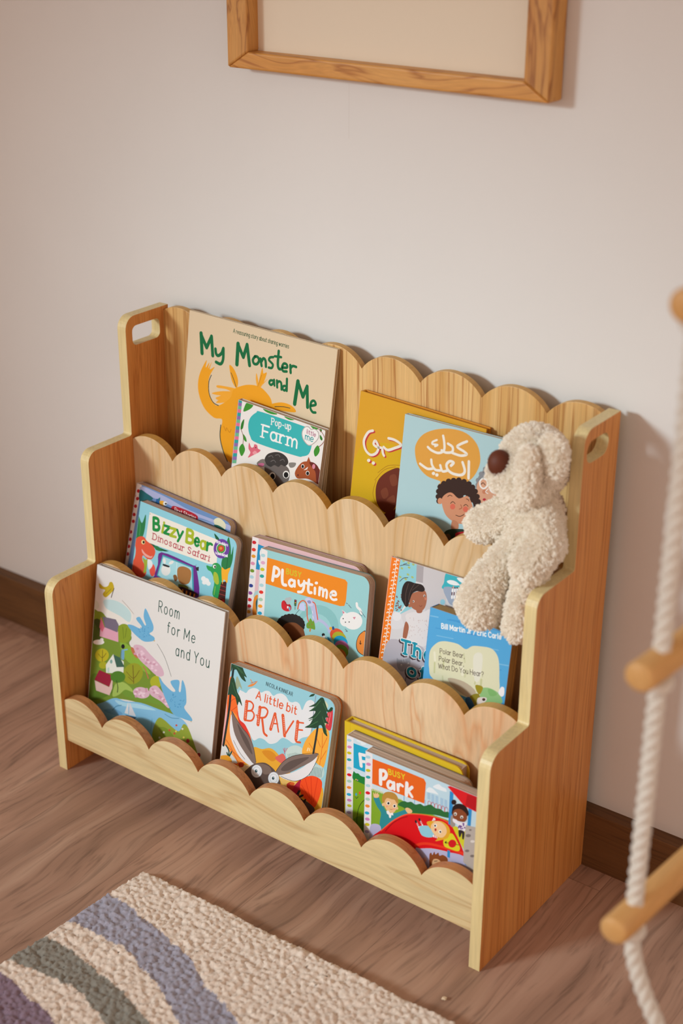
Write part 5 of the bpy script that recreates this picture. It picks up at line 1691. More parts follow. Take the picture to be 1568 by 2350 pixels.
# ------------------------------------------------------------------ one-stroke lettering (cap height 1, '~' = smooth stroke)
GL = {' ': (.34, []),
'A': (.74, ['0,0 .37,1 .74,0', '.13,.35 .61,.35']), 'B': (.6, ['0,0 0,1', '~0,1 .34,1 .5,.88 .48,.64 .3,.54 0,.54', '~0,.54 .36,.53 .57,.38 .56,.14 .36,0 0,0']),
'C': (.7, ['~.68,.82 .5,1 .22,.96 .04,.7 .04,.3 .22,.04 .5,0 .68,.18']), 'D': (.68, ['0,0 0,1', '~0,1 .3,1 .58,.84 .66,.5 .58,.16 .3,0 0,0']),
'E': (.54, ['0,0 0,1', '0,1 .54,1', '0,.54 .46,.54', '0,0 .54,0']), 'F': (.40, ['0,0 0,1', '0,1 .52,1', '0,.53 .43,.53']),
'H': (.66, ['0,0 0,1', '.66,0 .66,1', '0,.53 .66,.53']), 'I': (.06, ['.03,0 .03,1']), 'J': (.44, ['~.42,1 .42,.25 .34,.04 .18,0 .02,.16']),
'K': (.64, ['0,0 0,1', '.6,1 0,.42', '.2,.6 .64,0']), 'L': (.5, ['0,1 0,0', '0,0 .5,0']), 'M': (.8, ['0,0 0,1', '0,1 .4,.25 .8,1', '.8,1 .8,0']),
'N': (.68, ['0,0 0,1', '0,1 .68,0', '.68,0 .68,1']), 'O': (.76, ['~.38,1 .1,.88 0,.5 .1,.12 .38,0 .66,.12 .76,.5 .66,.88 .38,1']),
'P': (.58, ['0,0 0,1', '~0,1 .36,1 .56,.88 .56,.62 .36,.48 0,.48']), 'R': (.62, ['0,0 0,1', '~0,1 .36,1 .56,.88 .55,.62 .34,.5 0,.5', '.28,.5 .62,0']),
'S': (.56, ['~.52,.84 .36,1 .12,.96 .04,.76 .2,.58 .42,.46 .54,.26 .42,.04 .18,0 .02,.16']), 'T': (.66, ['.33,0 .33,1', '0,1 .66,1']),
'U': (.64, ['~0,1 0,.3 .12,.04 .32,0 .52,.04 .64,.3 .64,1']), 'W': (1.0, ['0,1 .26,0 .5,.86 .74,0 1,1']), 'Y': (.66, ['0,1 .33,.5 .66,1', '.33,.5 .33,0']),
'a': (.5, ['~.48,.52 .34,.68 .1,.62 .01,.34 .1,.05 .3,0 .48,.18', '.5,.68 .5,0']), 'b': (.52, ['0,1 0,0', '~0,.5 .16,.68 .4,.64 .52,.34 .4,.04 .16,0 0,.16']),
'c': (.46, ['~.45,.56 .3,.68 .1,.6 0,.34 .1,.06 .3,0 .45,.12']), 'd': (.52, ['.52,1 .52,0', '~.52,.5 .36,.68 .12,.64 0,.34 .12,.04 .36,0 .52,.16']),
'e': (.52, ['~.02,.36 .5,.37 .46,.58 .28,.68 .08,.58 0,.34 .08,.08 .28,0 .48,.12']), 'f': (.28, ['~.34,.96 .2,1 .12,.86 .12,.4 .12,0', '0,.66 .3,.66']),
'g': (.52, ['~.5,.5 .34,.68 .1,.62 0,.36 .1,.08 .32,.04 .5,.2', '~.52,.68 .52,-.08 .4,-.28 .18,-.3 .02,-.2']), 'h': (.48, ['0,1 0,0', '~0,.44 .14,.66 .34,.66 .47,.48 .48,.2 .48,0']),
'i': (.06, ['.03,.68 .03,0', '.03,.9 .03,.91']), 'k': (.48, ['0,1 0,0', '.44,.68 0,.26', '.16,.42 .48,0']), 'l': (.06, ['.03,1 .03,0']),
'm': (.78, ['0,.68 0,0', '~0,.46 .12,.66 .28,.66 .38,.5 .39,.2 .39,0', '~.39,.46 .52,.66 .66,.66 .77,.5 .78,.2 .78,0']),
'n': (.48, ['0,.68 0,0', '~0,.44 .14,.66 .34,.66 .47,.48 .48,.2 .48,0']), 'o': (.54, ['~.27,.68 .07,.58 0,.34 .07,.1 .27,0 .47,.1 .54,.34 .47,.58 .27,.68']),
'p': (.52, ['0,.68 0,-.3', '~0,.5 .16,.68 .4,.64 .52,.34 .4,.04 .16,0 0,.16']), 'r': (.34, ['0,.68 0,0', '~0,.42 .1,.6 .22,.68 .34,.64']),
's': (.42, ['~.4,.56 .26,.68 .08,.64 .03,.5 .14,.39 .3,.32 .4,.18 .3,.02 .12,0 .01,.1']), 't': (.36, ['~.14,.94 .14,.2 .2,.02 .36,.04', '0,.68 .34,.68']),
'u': (.48, ['~0,.68 .01,.2 .12,.02 .3,.02 .48,.24', '.48,.68 .48,0']), 'v': (.48, ['0,.68 .24,0 .48,.68']), 'w': (.76, ['0,.68 .2,0 .38,.6 .56,0 .76,.68']),
'y': (.48, ['0,.68 .24,.04', '.48,.68 .24,.04 .1,-.3']), 'z': (.46, ['0,.68 .46,.68 0,0 .46,0']),
',': (.08, ['.06,.04 .0,-.16']), '?': (.5, ['~.02,.8 .14,.98 .36,.98 .49,.8 .42,.6 .26,.48 .25,.28', '.25,.02 .25,.03']), '/': (.4, ['0,-.06 .4,1.04']), '-': (.34, ['.02,.36 .32,.36']), '.': (.06, ['.03,.02 .03,.03'])}

def catmull(p, closed, k=5):
    n = len(p)
    if n < 3: return [tuple(q) for q in p]
    out = []
    rngi = range(n) if closed else range(n - 1)
    g = (lambda i: p[i % n]) if closed else (lambda i: p[max(0, min(n - 1, i))])
    for i in rngi:
        a, b, c, d = g(i - 1), g(i), g(i + 1), g(i + 2)
        for j in range(k):
            t = j / k
            out.append(tuple(0.5 * ((2 * b[e]) + (-a[e] + c[e]) * t + (2 * a[e] - 5 * b[e] + 4 * c[e] - d[e]) * t * t + (-a[e] + 3 * b[e] - 3 * c[e] + d[e]) * t ** 3) for e in (0, 1)))
    if not closed: out.append(tuple(p[-1]))
    return out

class Ink:
    """flat printing on a cover: triangles in (u, v) with a layer number, clipped to the cover"""
    def __init__(s, w, h):
        s.w, s.h = w, h; s.tris = []; s.layer = 0; s.sub = 0
    def tri(s, a, b, c, col):
        poly = [a, b, c]
        e = 0.0004
        for ax, lo, sg in ((0, e, 1), (0, s.w - e, -1), (1, e, 1), (1, s.h - e, -1)):
            out = []
            for i in range(len(poly)):
                p, q = poly[i], poly[(i + 1) % len(poly)]
                dp, dq = (p[ax] - lo) * sg, (q[ax] - lo) * sg
                if dp >= 0: out.append(p)
                if (dp >= 0) != (dq >= 0):
                    t = dp / (dp - dq)
                    out.append((p[0] + (q[0] - p[0]) * t, p[1] + (q[1] - p[1]) * t))
            poly = out
            if len(poly) < 3: return
        s.tris.append((poly, s.layer, s.sub, col))
    def fill(s, pts, col):
        try: ts = tessellate_polygon([[Vector((p[0], p[1], 0)) for p in pts]])
        except Exception: return
        for t in ts: s.tri(pts[t[0]], pts[t[1]], pts[t[2]], col)
    def ellipse(s, c, a, b, col, n=22):
        p = [(c[0] + a[0] * math.cos(2 * math.pi * i / n) + b[0] * math.sin(2 * math.pi * i / n), c[1] + a[1] * math.cos(2 * math.pi * i / n) + b[1] * math.sin(2 * math.pi * i / n)) for i in range(n)]
        for i in range(1, n - 1): s.tri(p[0], p[i], p[i + 1], col)
    def ribbon(s, pts, w, col):
        q = [pts[0]]
        for p in pts[1:]:
            if math.hypot(p[0] - q[-1][0], p[1] - q[-1][1]) > 1e-6: q.append(p)
        r = w / 2
        if len(q) == 1:
            s.ellipse(q[0], (r, 0), (0, r), col, 12); return
        runs = [[q[0], q[1]]]
        for i in range(2, len(q)):
            a, b, c = q[i - 2], q[i - 1], q[i]
            d1 = math.atan2(b[1] - a[1], b[0] - a[0]); d2 = math.atan2(c[1] - b[1], c[0] - b[0])
            dd = abs((d2 - d1 + math.pi) % (2 * math.pi) - math.pi)
            if dd > 0.9: runs.append([b, c])
            else: runs[-1].append(c)
        for run in runs:
            s.sub = (s.sub + 1) % 8
            Lp, Rp = [], []
            n = len(run)
            for i, p in enumerate(run):
                a = run[max(0, i - 1)]; c = run[min(n - 1, i + 1)]
                dx, dy = c[0] - a[0], c[1] - a[1]; l = math.hypot(dx, dy) or 1
                nx, ny = -dy / l * r, dx / l * r
                Lp.append((p[0] + nx, p[1] + ny)); Rp.append((p[0] - nx, p[1] - ny))
            for i in range(n - 1):
                s.tri(Lp[i], Rp[i], Rp[i + 1], col); s.tri(Lp[i], Rp[i + 1], Lp[i + 1], col)
            for (p, o, sg) in ((run[0], run[1], 1), (run[-1], run[-2], 1)):
                a0 = math.atan2(p[1] - o[1], p[0] - o[0])
                arc = [(p[0] + r * math.cos(a0 + t), p[1] + r * math.sin(a0 + t)) for t in (-math.pi / 2, -1.0, -.5, 0, .5, 1.0, math.pi / 2)]
                for i in range(1, 6): s.tri(arc[0], arc[i], arc[i + 1], col)
    def text(s, txt, p0, p1, cap, w, col, serif):
        adv = 0; pos = []; gap = .42 if serif == 2 else max(.24, min(.34, .13 + .9 * w / cap) + (.03 if serif else 0))
        for ch in txt:
            g = GL[ch]; pos.append(adv); adv += g[0] + (0 if ch == ' ' else gap)
        adv -= gap
        dx, dy = p1[0] - p0[0], p1[1] - p0[1]; ln = math.hypot(dx, dy); k = ln / adv
        ex = (dx / ln, dy / ln); ey = (ex[1], -ex[0])     # v runs downwards
        f = lambda x, y: (p0[0] + ex[0] * x * k + ey[0] * y * cap, p0[1] + ex[1] * x * k + ey[1] * y * cap)
        for ch, x0 in zip(txt, pos):
            for st in GL[ch][1]:
                sm = st[0] == '~'
                pts = [tuple(float(e) for e in t.split(',')) for t in st.lstrip('~').split()]
                pp = catmull(pts, False) if sm else pts
                s.ribbon([f(x0 + x, y) for x, y in pp], w, col)
                if serif == 1:
                    ends = [(pts[0], pts[1]), (pts[-1], pts[-2])]
                    for a, b in ends:
                        if abs(a[1] - b[1]) > .3 and a[1] in (0, 1, .68, -.3) and (not sm or a[1] == 0):
                            s.ribbon([f(x0 + a[0] - .15, a[1]), f(x0 + a[0] + .15, a[1])], w * .72, col)
    def draw(s, ops):
        for o in ops:
            s.layer += 1; s.sub = 0
            k, col = o[0], o[1]
            if k == 'P':
                p = [(o[3][i] * 1e-4, o[3][i + 1] * 1e-4) for i in range(0, len(o[3]), 2)]
                s.fill(catmull(p, True, 4) if o[2] else p, col)
            elif k == 'E':
                c = [x * 1e-4 for x in o[2]]
                s.ellipse((c[0], c[1]), (c[2], c[3]), (c[4], c[5]), col)
            elif k == 'S':
                p = [(o[4][i] * 1e-4, o[4][i + 1] * 1e-4) for i in range(0, len(o[4]), 2)]
                s.ribbon(catmull(p, False, 5) if o[3] else p, o[2] * 1e-5, col)
            elif k == 'T':
                c = [x * 1e-4 for x in o[4]]
                s.text(o[3], (c[0], c[1]), (c[2], c[3]), c[4], o[2] * 1e-5, col, o[5])

    def settle(s):
        """press the inks flat: an op lies only just above the ops it really overlaps"""
        bb = {}
        for poly, l, sub, col in s.tris:
            xs = [p[0] for p in poly]; ys = [p[1] for p in poly]
            a = bb.get(l)
            n = (min(xs), min(ys), max(xs), max(ys))
            bb[l] = n if a is None else (min(a[0], n[0]), min(a[1], n[1]), max(a[2], n[2]), max(a[3], n[3]))
        lev = {}; done = []
        for l in sorted(bb):
            a = bb[l]; k = 0
            for m_, b_ in done:
                if a[0] < b_[2] and b_[0] < a[2] and a[1] < b_[3] and b_[1] < a[3]: k = max(k, lev[m_] + 1)
            lev[l] = k; done.append((l, a))
        s.tris = [(poly, 3.0e-6 * (1 + lev[l]) + sub * 3.0e-7, col) for poly, l, sub, col in s.tris]

GAIN = 0.93
# printed cover: the ink colour comes with each face
m_print, nt, b = new_mat('printed_cover', 0.42, 0.16)
at = N(nt, 'ShaderNodeAttribute'); at.attribute_name = 'ink'; nt.links.new(at.outputs['Color'], b.inputs['Base Color'])
m_pages, nt, b = new_mat('page_edges', 0.75, 0.15)
tc = N(nt, 'ShaderNodeTexCoord'); mp = N(nt, 'ShaderNodeMapping'); mp.inputs['Scale'].default_value = (4, 900, 4)
nt.links.new(tc.outputs['Object'], mp.inputs[0])
nz = N(nt, 'ShaderNodeTexNoise'); nz.inputs['Scale'].default_value = 1.0; nz.inputs['Detail'].default_value = 2; nt.links.new(mp.outputs[0], nz.inputs['Vector'])
r = ramp(nt, [(0.35, hexc('#a58d7d')), (0.6, hexc('#d2c0b0'))]); nt.links.new(nz.outputs[0], r.inputs[0]); nt.links.new(r.outputs[0], b.inputs['Base Color'])
m_shadedpages = plain('shaded_page_edges', '#a98a58', 0.7, 0.15)  # page edges lying in shade, with that shade put into the brown
COVER = {}
def flat(h):
    if h not in COVER: COVER[h] = plain('cover_' + h.lstrip('#'), h, 0.45, 0.3, GAIN)
    return COVER[h]

def slab_pts(w, h, r):
    """front outline of a board: square at the spine side, rounded at the open side"""
    return round_poly([(0, 0), (w, 0), (w, h), (0, h)], [0, r, r, 0], 5) if r > 0 else [(0, 0), (w, 0), (w, h), (0, h)]

def make_book(key, name, label, kind, r, spine, back, npages, pagemat=None, group='picture books on the bookshelf'):
    P, u, v, n, w, h, T = BOOKS[key]
    P, u, v, n = Vector(P), Vector(u), Vector(v), Vector(n)
    org = P + v * h
    M = Matrix((u, -n, -v)).transposed().to_4x4(); M.translation = org
    root = thing(name, label, 'book', group=group, basis=M)
    bg, ops = ART[key]
    ct = 0.0022 if kind == 'hard' else 0.0016 if kind == 'board' else 0.0004
    ov = 0.003 if kind == 'hard' else 0.0
    # front cover with its printing
    ink = Ink(w, h); ink.draw(ops); ink.settle()
    bm = bmesh.new(); prism(bm, slab_pts(w, h, r), 'Y', 0.0, ct)
    cols = [bg] * len(bm.faces)
    bmesh.ops.recalc_face_normals(bm, faces=bm.faces[:])
    cols = []
    for f in bm.faces: cols.append(bg if abs(f.normal.y) > .9 or kind == 'hard' else '#c9b8a8')
    lst = []
    rin = r
    for poly, dep, col in ink.tris:
        if rin > 0:      # keep ink inside the rounded corners
            cx = sum(p[0] for p in poly) / len(poly); cv = sum(p[1] for p in poly) / len(poly)
            if cx > w - rin and (cv < rin or cv > h - rin):
                cy = rin if cv < rin else h - rin
                if math.hypot(cx - (w - rin), cv - cy) > rin - 0.0006: continue
        vs = [bm.verts.new((p[0], -dep - 0.000004, h - p[1])) for p in poly]
        try:
            f = bm.faces.new(vs)
        except ValueError: continue
        f.normal_update()
        if f.normal.y > 0: f.normal_flip()
        cols.append(col)
    me = D.meshes.new('front_cover'); bm.to_mesh(me); bm.free()
    ca = me.color_attributes.new('ink', 'FLOAT_COLOR', 'CORNER')
    arr = np.empty((len(me.loops), 4), dtype=np.float32)
    cache = {}
    for p, c in zip(me.polygons, cols):
        if c not in cache: cache[c] = hexc(c, GAIN)
        arr[p.loop_start:p.loop_start + p.loop_total] = cache[c]
    ca.data.foreach_set('color', arr.ravel())
    link('front_cover', me, root, [m_print])
    # pages
    bm = bmesh.new()
    y0, y1 = ct + 0.00005, T - ct - 0.00005
    if kind == 'board':
        th = (y1 - y0) / npages
        for i in range(npages):
            d = rng.uniform(0, 0.0012)
            prism(bm, [(p[0], p[1] + 0.0006) for p in slab_pts(w - 0.0006 - d, h - 0.0012, max(0, r - 0.0005))], 'Y', y0 + i * th, y0 + i * th + th * 0.90, (0.0008, 0, 0))
    else:
        prism(bm, [(0.003, ov), (w - ov - 0.0005, ov), (w - ov - 0.0005, h - ov), (0.003, h - ov)], 'Y', y0, y1)
    mesh_obj('pages', bm, pagemat or m_pages, root)
    bm = bmesh.new(); prism(bm, slab_pts(w, h, r), 'Y', T - ct, T)
    mesh_obj('back_cover', bm, flat(back), root)
    bm = bmesh.new(); box(bm, (-0.0006, 0.0002, 0.0001), (0.0007 if kind != 'hard' else 0.0022, T - 0.0002, h - 0.0001))
    mesh_obj('spine', bm, flat(spine), root)
    return root

bk = [
('monster', 'picture_book', 'tall cream picture book with dark green lettering and an amber furry creature, top tier', 'hard', 0, '#d9c3a0', '#d9c3a0', 1),
('farm', 'pop_up_book', 'white board book with teal banner, grey sheep and brown horse, top tier', 'board', 0.002, '#8d6aa8', '#e6e0dc', 4),
('yellow', 'picture_book', 'marigold hardback with white curly Arabic lettering, behind the pale blue book', 'hard', 0.001, '#dba12c', '#e0942a', 1),
('blue', 'picture_book', 'pale blue book with orange blob title, curly-haired boy and grandmother, beside the teddy bear', 'board', 0.006, '#b5d0d4', '#b5d0d4', 4),
('first', 'board_book', 'blue storybook with red polka dots along its spine, behind the jungle board book', 'board', 0.012, '#e3dcda', '#8a7a90', 6),
('bizzy', 'board_book', 'jungle board book with red dinosaur, green crocodile and purple car window', 'board', 0.012, '#3a6a50', '#7a6a60', 6),
('busyb', 'board_book', 'pink board book with dotted white spine, half hidden behind the turquoise board book', 'board', 0.014, '#e4dddb', '#b08a90', 7),
('playtime', 'board_book', 'turquoise board book with orange title band, white cat and striped caterpillar, middle tier', 'board', 0.014, '#e6e0de', '#5a7a78', 7),
('the', 'picture_book', 'pale grey book with orange vine spine and a girl in white dress, middle tier', 'soft', 0, '#f07a1c', '#d3cfd0', 1),
('polar', 'board_book', 'small blue board book with cream cloud shape, below the teddy bear feet', 'board', 0.002, '#3f86c0', '#8a6a40', 7, 'shaded'),
('room', 'picture_book', 'tall white picture book with blue birds over a green hill village, bottom tier', 'hard', 0, '#d8d2cc', '#c8bcae', 1),
('brave', 'board_book', 'forest board book with pine trees and long grey hare ears, bottom tier middle', 'board', 0.014, '#e08a50', '#c8702a', 5),
('yel', 'picture_book', 'yellow hardback at the back of the bottom right book stack', 'hard', 0.012, '#d9b728', '#d9b728', 1),
('F', 'board_book', 'board book with blue title corner and green meadow, between yellow hardback and playground book', 'board', 0.014, '#e6e1e2', '#8a7a6a', 8),
('park', 'board_book', 'playground board book with orange title band and big red slide, bottom right', 'board', 0.010, '#e6e1e2', '#8a7a6a', 7)]
for e in bk:
    make_book(*e[:8], pagemat=m_shadedpages if len(e) > 8 else None)

# ------------------------------------------------------------------ picture frame
FX0, FX1, FZ0, FB, FD, FH = 0.1618, 0.6742, 1.0838, 0.0372, 0.0340, 0.72
fr = thing('framed_picture', 'oak picture frame around a blank cream sheet, hanging above the bookshelf', 'picture', ((FX0 + FX1) / 2, WALL_Y, FZ0))
o0 = (-(FX0 + FX1) / 2, 0, 0)
fw = FX1 - FX0
def rail(pts, mat):
    bm = bmesh.new()
    prism(bm, pts, 'Y', -FD, -0.0005)
    bevel_mod(mesh_obj('frame_rail', bm, mat, fr), 0.003, 3, 40)
a = -fw / 2; c = fw / 2
rail([(a, 0), (c, 0), (c - FB, FB * .62), (a + FB, FB * .62)], m_oak)
rail([(a, FH), (a + FB, FH - FB * .62), (c - FB, FH - FB * .62), (c, FH)], m_oak)
rail([(a, 0), (a + FB, FB * .62), (a + FB, FH - FB * .62), (a, FH)], m_oak_v)
rail([(c, 0), (c, FH), (c - FB, FH - FB * .62), (c - FB, FB * .62)], m_oak_v)
bm = bmesh.new(); box(bm, (a + FB - 0.006, -0.010, FB * .62 - 0.006), (c - FB + 0.006, -0.0082, FH - FB * .62 + 0.006))
mesh_obj('picture_sheet', bm, plain('cream_sheet', '#dccfba', 0.6, 0.3, 1.08), fr)

# ------------------------------------------------------------------ rope ladder
m_rope, nt, b = new_mat('white_rope', 0.7, 0.2)
b.inputs['Base Color'].default_value = hexc('#e2ded4')
LX, LY0, LY1 = 1.108, -0.530, -0.215
RUNGS = [1.0358, 0.6984, 0.4144]
lad = thing('rope_ladder', 'white twisted rope ladder with round beech rungs hanging at the right edge', 'rope ladder', (LX, LY0, 0))
def rope(y, path):
    bm = bmesh.new()
    # resample the centre line
    pts = [Vector(p) for p in path]
    seg = []
    for p, q in zip(pts, pts[1:]):
        k = max(2, int((q - p).length / 0.0035))
        seg += [p.lerp(q, i / k) for i in range(k)]
    seg.append(pts[-1])
    for s in range(3):
        pp = []
        L = 0
        for i, p in enumerate(seg):
            if i: L += (p - seg[i - 1]).length
            t = (seg[min(i + 1, len(seg) - 1)] - seg[max(0, i - 1)]).normalized()
            x = t.cross(Vector((0, 1, 0))).normalized(); yv = t.cross(x)
            an = L / 0.042 * 2 * math.pi + s * 2 * math.pi / 3
            pp.append(p + (x * math.cos(an) + yv * math.sin(an)) * 0.0041)
        tube(bm, pp, 0.0050, 8)
    mesh_obj('rope', bm, m_rope, lad, smooth=True)
def bez(p0, p1, p2, p3, n=24):
    return [((1 - t) ** 3 * Vector(p0) + 3 * t * (1 - t) ** 2 * Vector(p1) + 3 * t * t * (1 - t) * Vector(p2) + t ** 3 * Vector(p3)) for t in [i / n for i in range(n + 1)]]
zb = RUNGS[-1] - 0.02
for yy in (LY0, LY1):
    y = yy - LY0
    slack = bez((0, y, zb), (0.004, y, zb - 0.08), (0.075, y, zb - 0.13), (0.095, y, zb - 0.24)) + bez((0.095, y, zb - 0.24), (0.11, y, 0.12), (0.10, y, 0.02), (0.20, y, 0.009))[1:]
    rope(y, [(0, y, 2.05), (0, y, zb)] + slack[1:])
for z in RUNGS:
    bm = bmesh.new()
    ya, yb = (-0.024 if z > 0.9 else -0.038), LY1 - LY0 + 0.038
    R = 0.0150
    pr = [(ya, 0), (ya, R * .72), (ya + .0015, R * .9), (ya + .004, R), (yb - .004, R), (yb - .0015, R * .9), (yb, R * .72), (yb, 0)]
    nseg = 28; rings = []
    for yv, rad in pr[1:-1]:
        rings.append([bm.verts.new((0.1 * (yv) * 0.9 + rad * math.cos(2 * math.pi * k / nseg), yv, z + rad * math.sin(2 * math.pi * k / nseg))) for k in range(nseg)])
    for A, B in zip(rings, rings[1:]):
        for k in range(nseg): bm.faces.new((A[k], A[(k + 1) % nseg], B[(k + 1) % nseg], B[k]))
    bm.faces.new(rings[0]); bm.faces.new(rings[-1])
    mesh_obj('rung', bm, m_rung, lad, autosmooth=40)
    for yy in (0.0, LY1 - LY0):
        bm = bmesh.new()
        loop = [Vector((0.09 * yy + 0.0085 * math.cos(t), yy + 0.0095 * math.sin(t), z - R - 0.0062 + 0.002 * math.sin(2 * t))) for t in [2 * math.pi * i / 24 for i in range(26)]]
        tube(bm, loop, 0.0062, 8)
        mesh_obj('knot', bm, m_rope, lad, smooth=True)

# ------------------------------------------------------------------ rug
ra = math.radians(1.6); rb = math.radians(-95.2)
RU = Vector((math.cos(ra), math.sin(ra), 0)); RV = Vector((math.cos(rb), math.sin(rb), 0)).normalized()
RV = (RV - RU * RV.dot(RU) * 0.25).normalized()
R0 = Vector((0.300, -0.404, 0))
RW, RH, ST = 0.74, 0.75, 0.0022
nu, nv = int(RW / ST), int(RH / ST)
gu, gv = np.meshgrid(np.linspace(0, RW, nu + 1), np.linspace(0, RH, nv + 1), indexing='ij')
jx = rng.normal(0, 0.0007, gu.shape); jy = rng.normal(0, 0.0007, gu.shape)
X = RU.x * gu + RV.x * gv + jx; Y = RU.y * gu + RV.y * gv + jy
def vnoise(x, y, cell, seed):
    g = np.random.default_rng(seed).random((256, 256))
    xi = x / cell; yi = y / cell
    x0 = np.floor(xi).astype(int); y0 = np.floor(yi).astype(int); fx = xi - x0; fy = yi - y0
    fx = fx * fx * (3 - 2 * fx); fy = fy * fy * (3 - 2 * fy)
    q = lambda a_, b_: g[a_ % 256, b_ % 256]
    return (q(x0, y0) * (1 - fx) + q(x0 + 1, y0) * fx) * (1 - fy) + (q(x0, y0 + 1) * (1 - fx) + q(x0 + 1, y0 + 1) * fx) * fy
# tufts: worley-type bumps
def tuft(x, y, cell, seed):
    g = np.random.default_rng(seed).random((200, 200, 2))
    xi = np.floor(x / cell).astype(int); yi = np.floor(y / cell).astype(int)
    best = np.full(x.shape, 9.0)
    for a_ in (-1, 0, 1):
        for b_ in (-1, 0, 1):
            q = g[(xi + a_) % 200, (yi + b_) % 200]
            d = np.hypot(x / cell - (xi + a_ + q[..., 0]), y / cell - (yi + b_ + q[..., 1]))
            best = np.minimum(best, d)
    return np.clip(1 - best, 0, 1)
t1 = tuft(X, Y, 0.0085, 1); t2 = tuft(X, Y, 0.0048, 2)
Zr = 0.0085 + 0.0048 * t1 + 0.0026 * t2 + 0.003 * vnoise(X, Y, 0.05, 3) + rng.uniform(0, 0.0008, X.shape)
edge = np.minimum.reduce([gu, RW - gu, gv, RH - gv])
Zr *= np.clip(0.25 + edge / 0.012, 0.25, 1.0)
# wavy outline
wob = 0.004 * (vnoise(X, Y, 0.03, 5) - .5) * np.clip(1 - edge / 0.02, 0, 1)
X += wob; Y -= wob
wx = X + R0.x; wy = Y + R0.y
dist = lambda c: np.hypot(wx - c[0], wy - c[1])
wav = 0.012 * (vnoise(X, Y, 0.06, 8) - .5) + 0.006 * (vnoise(X, Y, 0.012, 9) - .5)
col = np.zeros(X.shape + (3,), dtype=np.float32)
def setc(mask, h): col[mask] = hexc(h, 1.15)[:3]
col[:] = hexc('#e2d3c4', 1.05)[:3]
d = dist((0.2301, -1.3983)) + wav; d2 = dist((0.346, -0.9503)) + wav
setc((d < 0.922) & (d2 > 0.404), '#9a98a6')
d = dist((0.3223, -1.2327)) + wav; d3 = dist((0.372, -1.02)) + wav
setc((d < 0.641) & (d3 > 0.376), '#86837a')
d = dist((0.3216, -1.0001)) + wav
setc(d < 0.319, '#83707f')
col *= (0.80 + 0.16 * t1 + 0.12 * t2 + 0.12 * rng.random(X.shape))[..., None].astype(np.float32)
verts = np.stack([X, Y, Zr], -1).reshape(-1, 3)
idx = np.arange((nu + 1) * (nv + 1)).reshape(nu + 1, nv + 1)
quads = np.stack([idx[:-1, :-1], idx[:-1, 1:], idx[1:, 1:], idx[1:, :-1]], -1).reshape(-1, 4)
# skirt down to the floor
ring = np.concatenate([idx[:, 0], idx[-1, 1:], idx[-2::-1, -1], idx[0, -2:0:-1]])
nb = len(verts); low = verts[ring].copy(); low[:, 2] = 0.0004
verts = np.concatenate([verts, low])
k = len(ring); j = np.arange(k)
sk = np.stack([ring[j], ring[(j + 1) % k], nb + (j + 1) % k, nb + j], -1)
quads = np.concatenate([quads, sk])
me = D.meshes.new('rug')
me.vertices.add(len(verts)); me.vertices.foreach_set('co', verts.astype(np.float32).ravel())
me.loops.add(quads.size); me.loops.foreach_set('vertex_index', quads.astype(np.int32).ravel())
me.polygons.add(len(quads)); me.polygons.foreach_set('loop_start', (np.arange(len(quads)) * 4).astype(np.int32))
me.update(calc_edges=True); me.validate()
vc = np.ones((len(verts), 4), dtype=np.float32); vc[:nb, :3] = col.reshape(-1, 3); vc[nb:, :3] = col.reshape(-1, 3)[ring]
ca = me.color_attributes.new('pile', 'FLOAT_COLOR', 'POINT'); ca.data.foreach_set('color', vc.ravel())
for p in me.polygons: p.use_smooth = True
m_rug, nt, b = new_mat('tufted_pile', 0.95, 0.05)
at = N(nt, 'ShaderNodeAttribute'); at.attribute_name = 'pile'; nt.links.new(at.outputs['Color'], b.inputs['Base Color'])
b.inputs['Sheen Weight'].default_value = 0.15
rug = link('rug', me, None, [m_rug]); rug.location = R0
tag(rug, 'cream tufted rug with blue-grey, olive and mauve arcs on the floor', 'rug')

# ------------------------------------------------------------------ teddy bear
def ball(bm, c, r, sx=1, sy=1, sz=1, rot=None):
    mt = Matrix.Translation(c) @ (rot.to_4x4() if rot else Matrix.Identity(4)) @ Matrix.Diagonal((sx * r, sy * r, sz * r, 1))
    bmesh.ops.create_icosphere(bm, subdivisions=3, radius=1, matrix=mt)
def limb(bm, pts, radii, n=10):
    pts = [Vector(p) for p in pts]
    for i in range(len(pts) - 1):
        for k in range(n):
            t = k / n
            ball(bm, pts[i].lerp(pts[i + 1], t), radii[i] * (1 - t) + radii[i + 1] * t)
    ball(bm, pts[-1], radii[-1])
B0 = Vector((0.745, -0.105, 0.5285))
bear = thing('teddy_bear', 'cream plush teddy bear with brown nose sitting on the middle divider at the right', 'teddy bear', B0)
b_ = lambda x, y, z: Vector((x, y, z)) - B0
bm = bmesh.new()
# head, muzzle, ears
ball(bm, b_(0.736, -0.102, 0.664), 0.043, 1.0, 0.95, 1.05)
ball(bm, b_(0.728, -0.118, 0.650), 0.036)
ball(bm, b_(0.716, -0.128, 0.652), 0.026)
ball(bm, b_(0.738, -0.125, 0.640), 0.030)
ball(bm, b_(0.7740, -0.128, 0.687), 0.022, 0.85, 0.55, 1.4)
ball(bm, b_(0.7530, -0.150, 0.668), 0.022, 0.65, 0.5, 1.7)
# trunk
limb(bm, [b_(0.742, -0.105, 0.616), b_(0.748, -0.110, 0.592), b_(0.750, -0.116, 0.570)], [0.026, 0.034, 0.036])
# arms
limb(bm, [b_(0.724, -0.112, 0.602), b_(0.698, -0.118, 0.580), b_(0.676, -0.122, 0.566)], [0.022, 0.021, 0.020])
limb(bm, [b_(0.766, -0.130, 0.600), b_(0.782, -0.144, 0.576), b_(0.768, -0.158, 0.550)], [0.019, 0.022, 0.022])
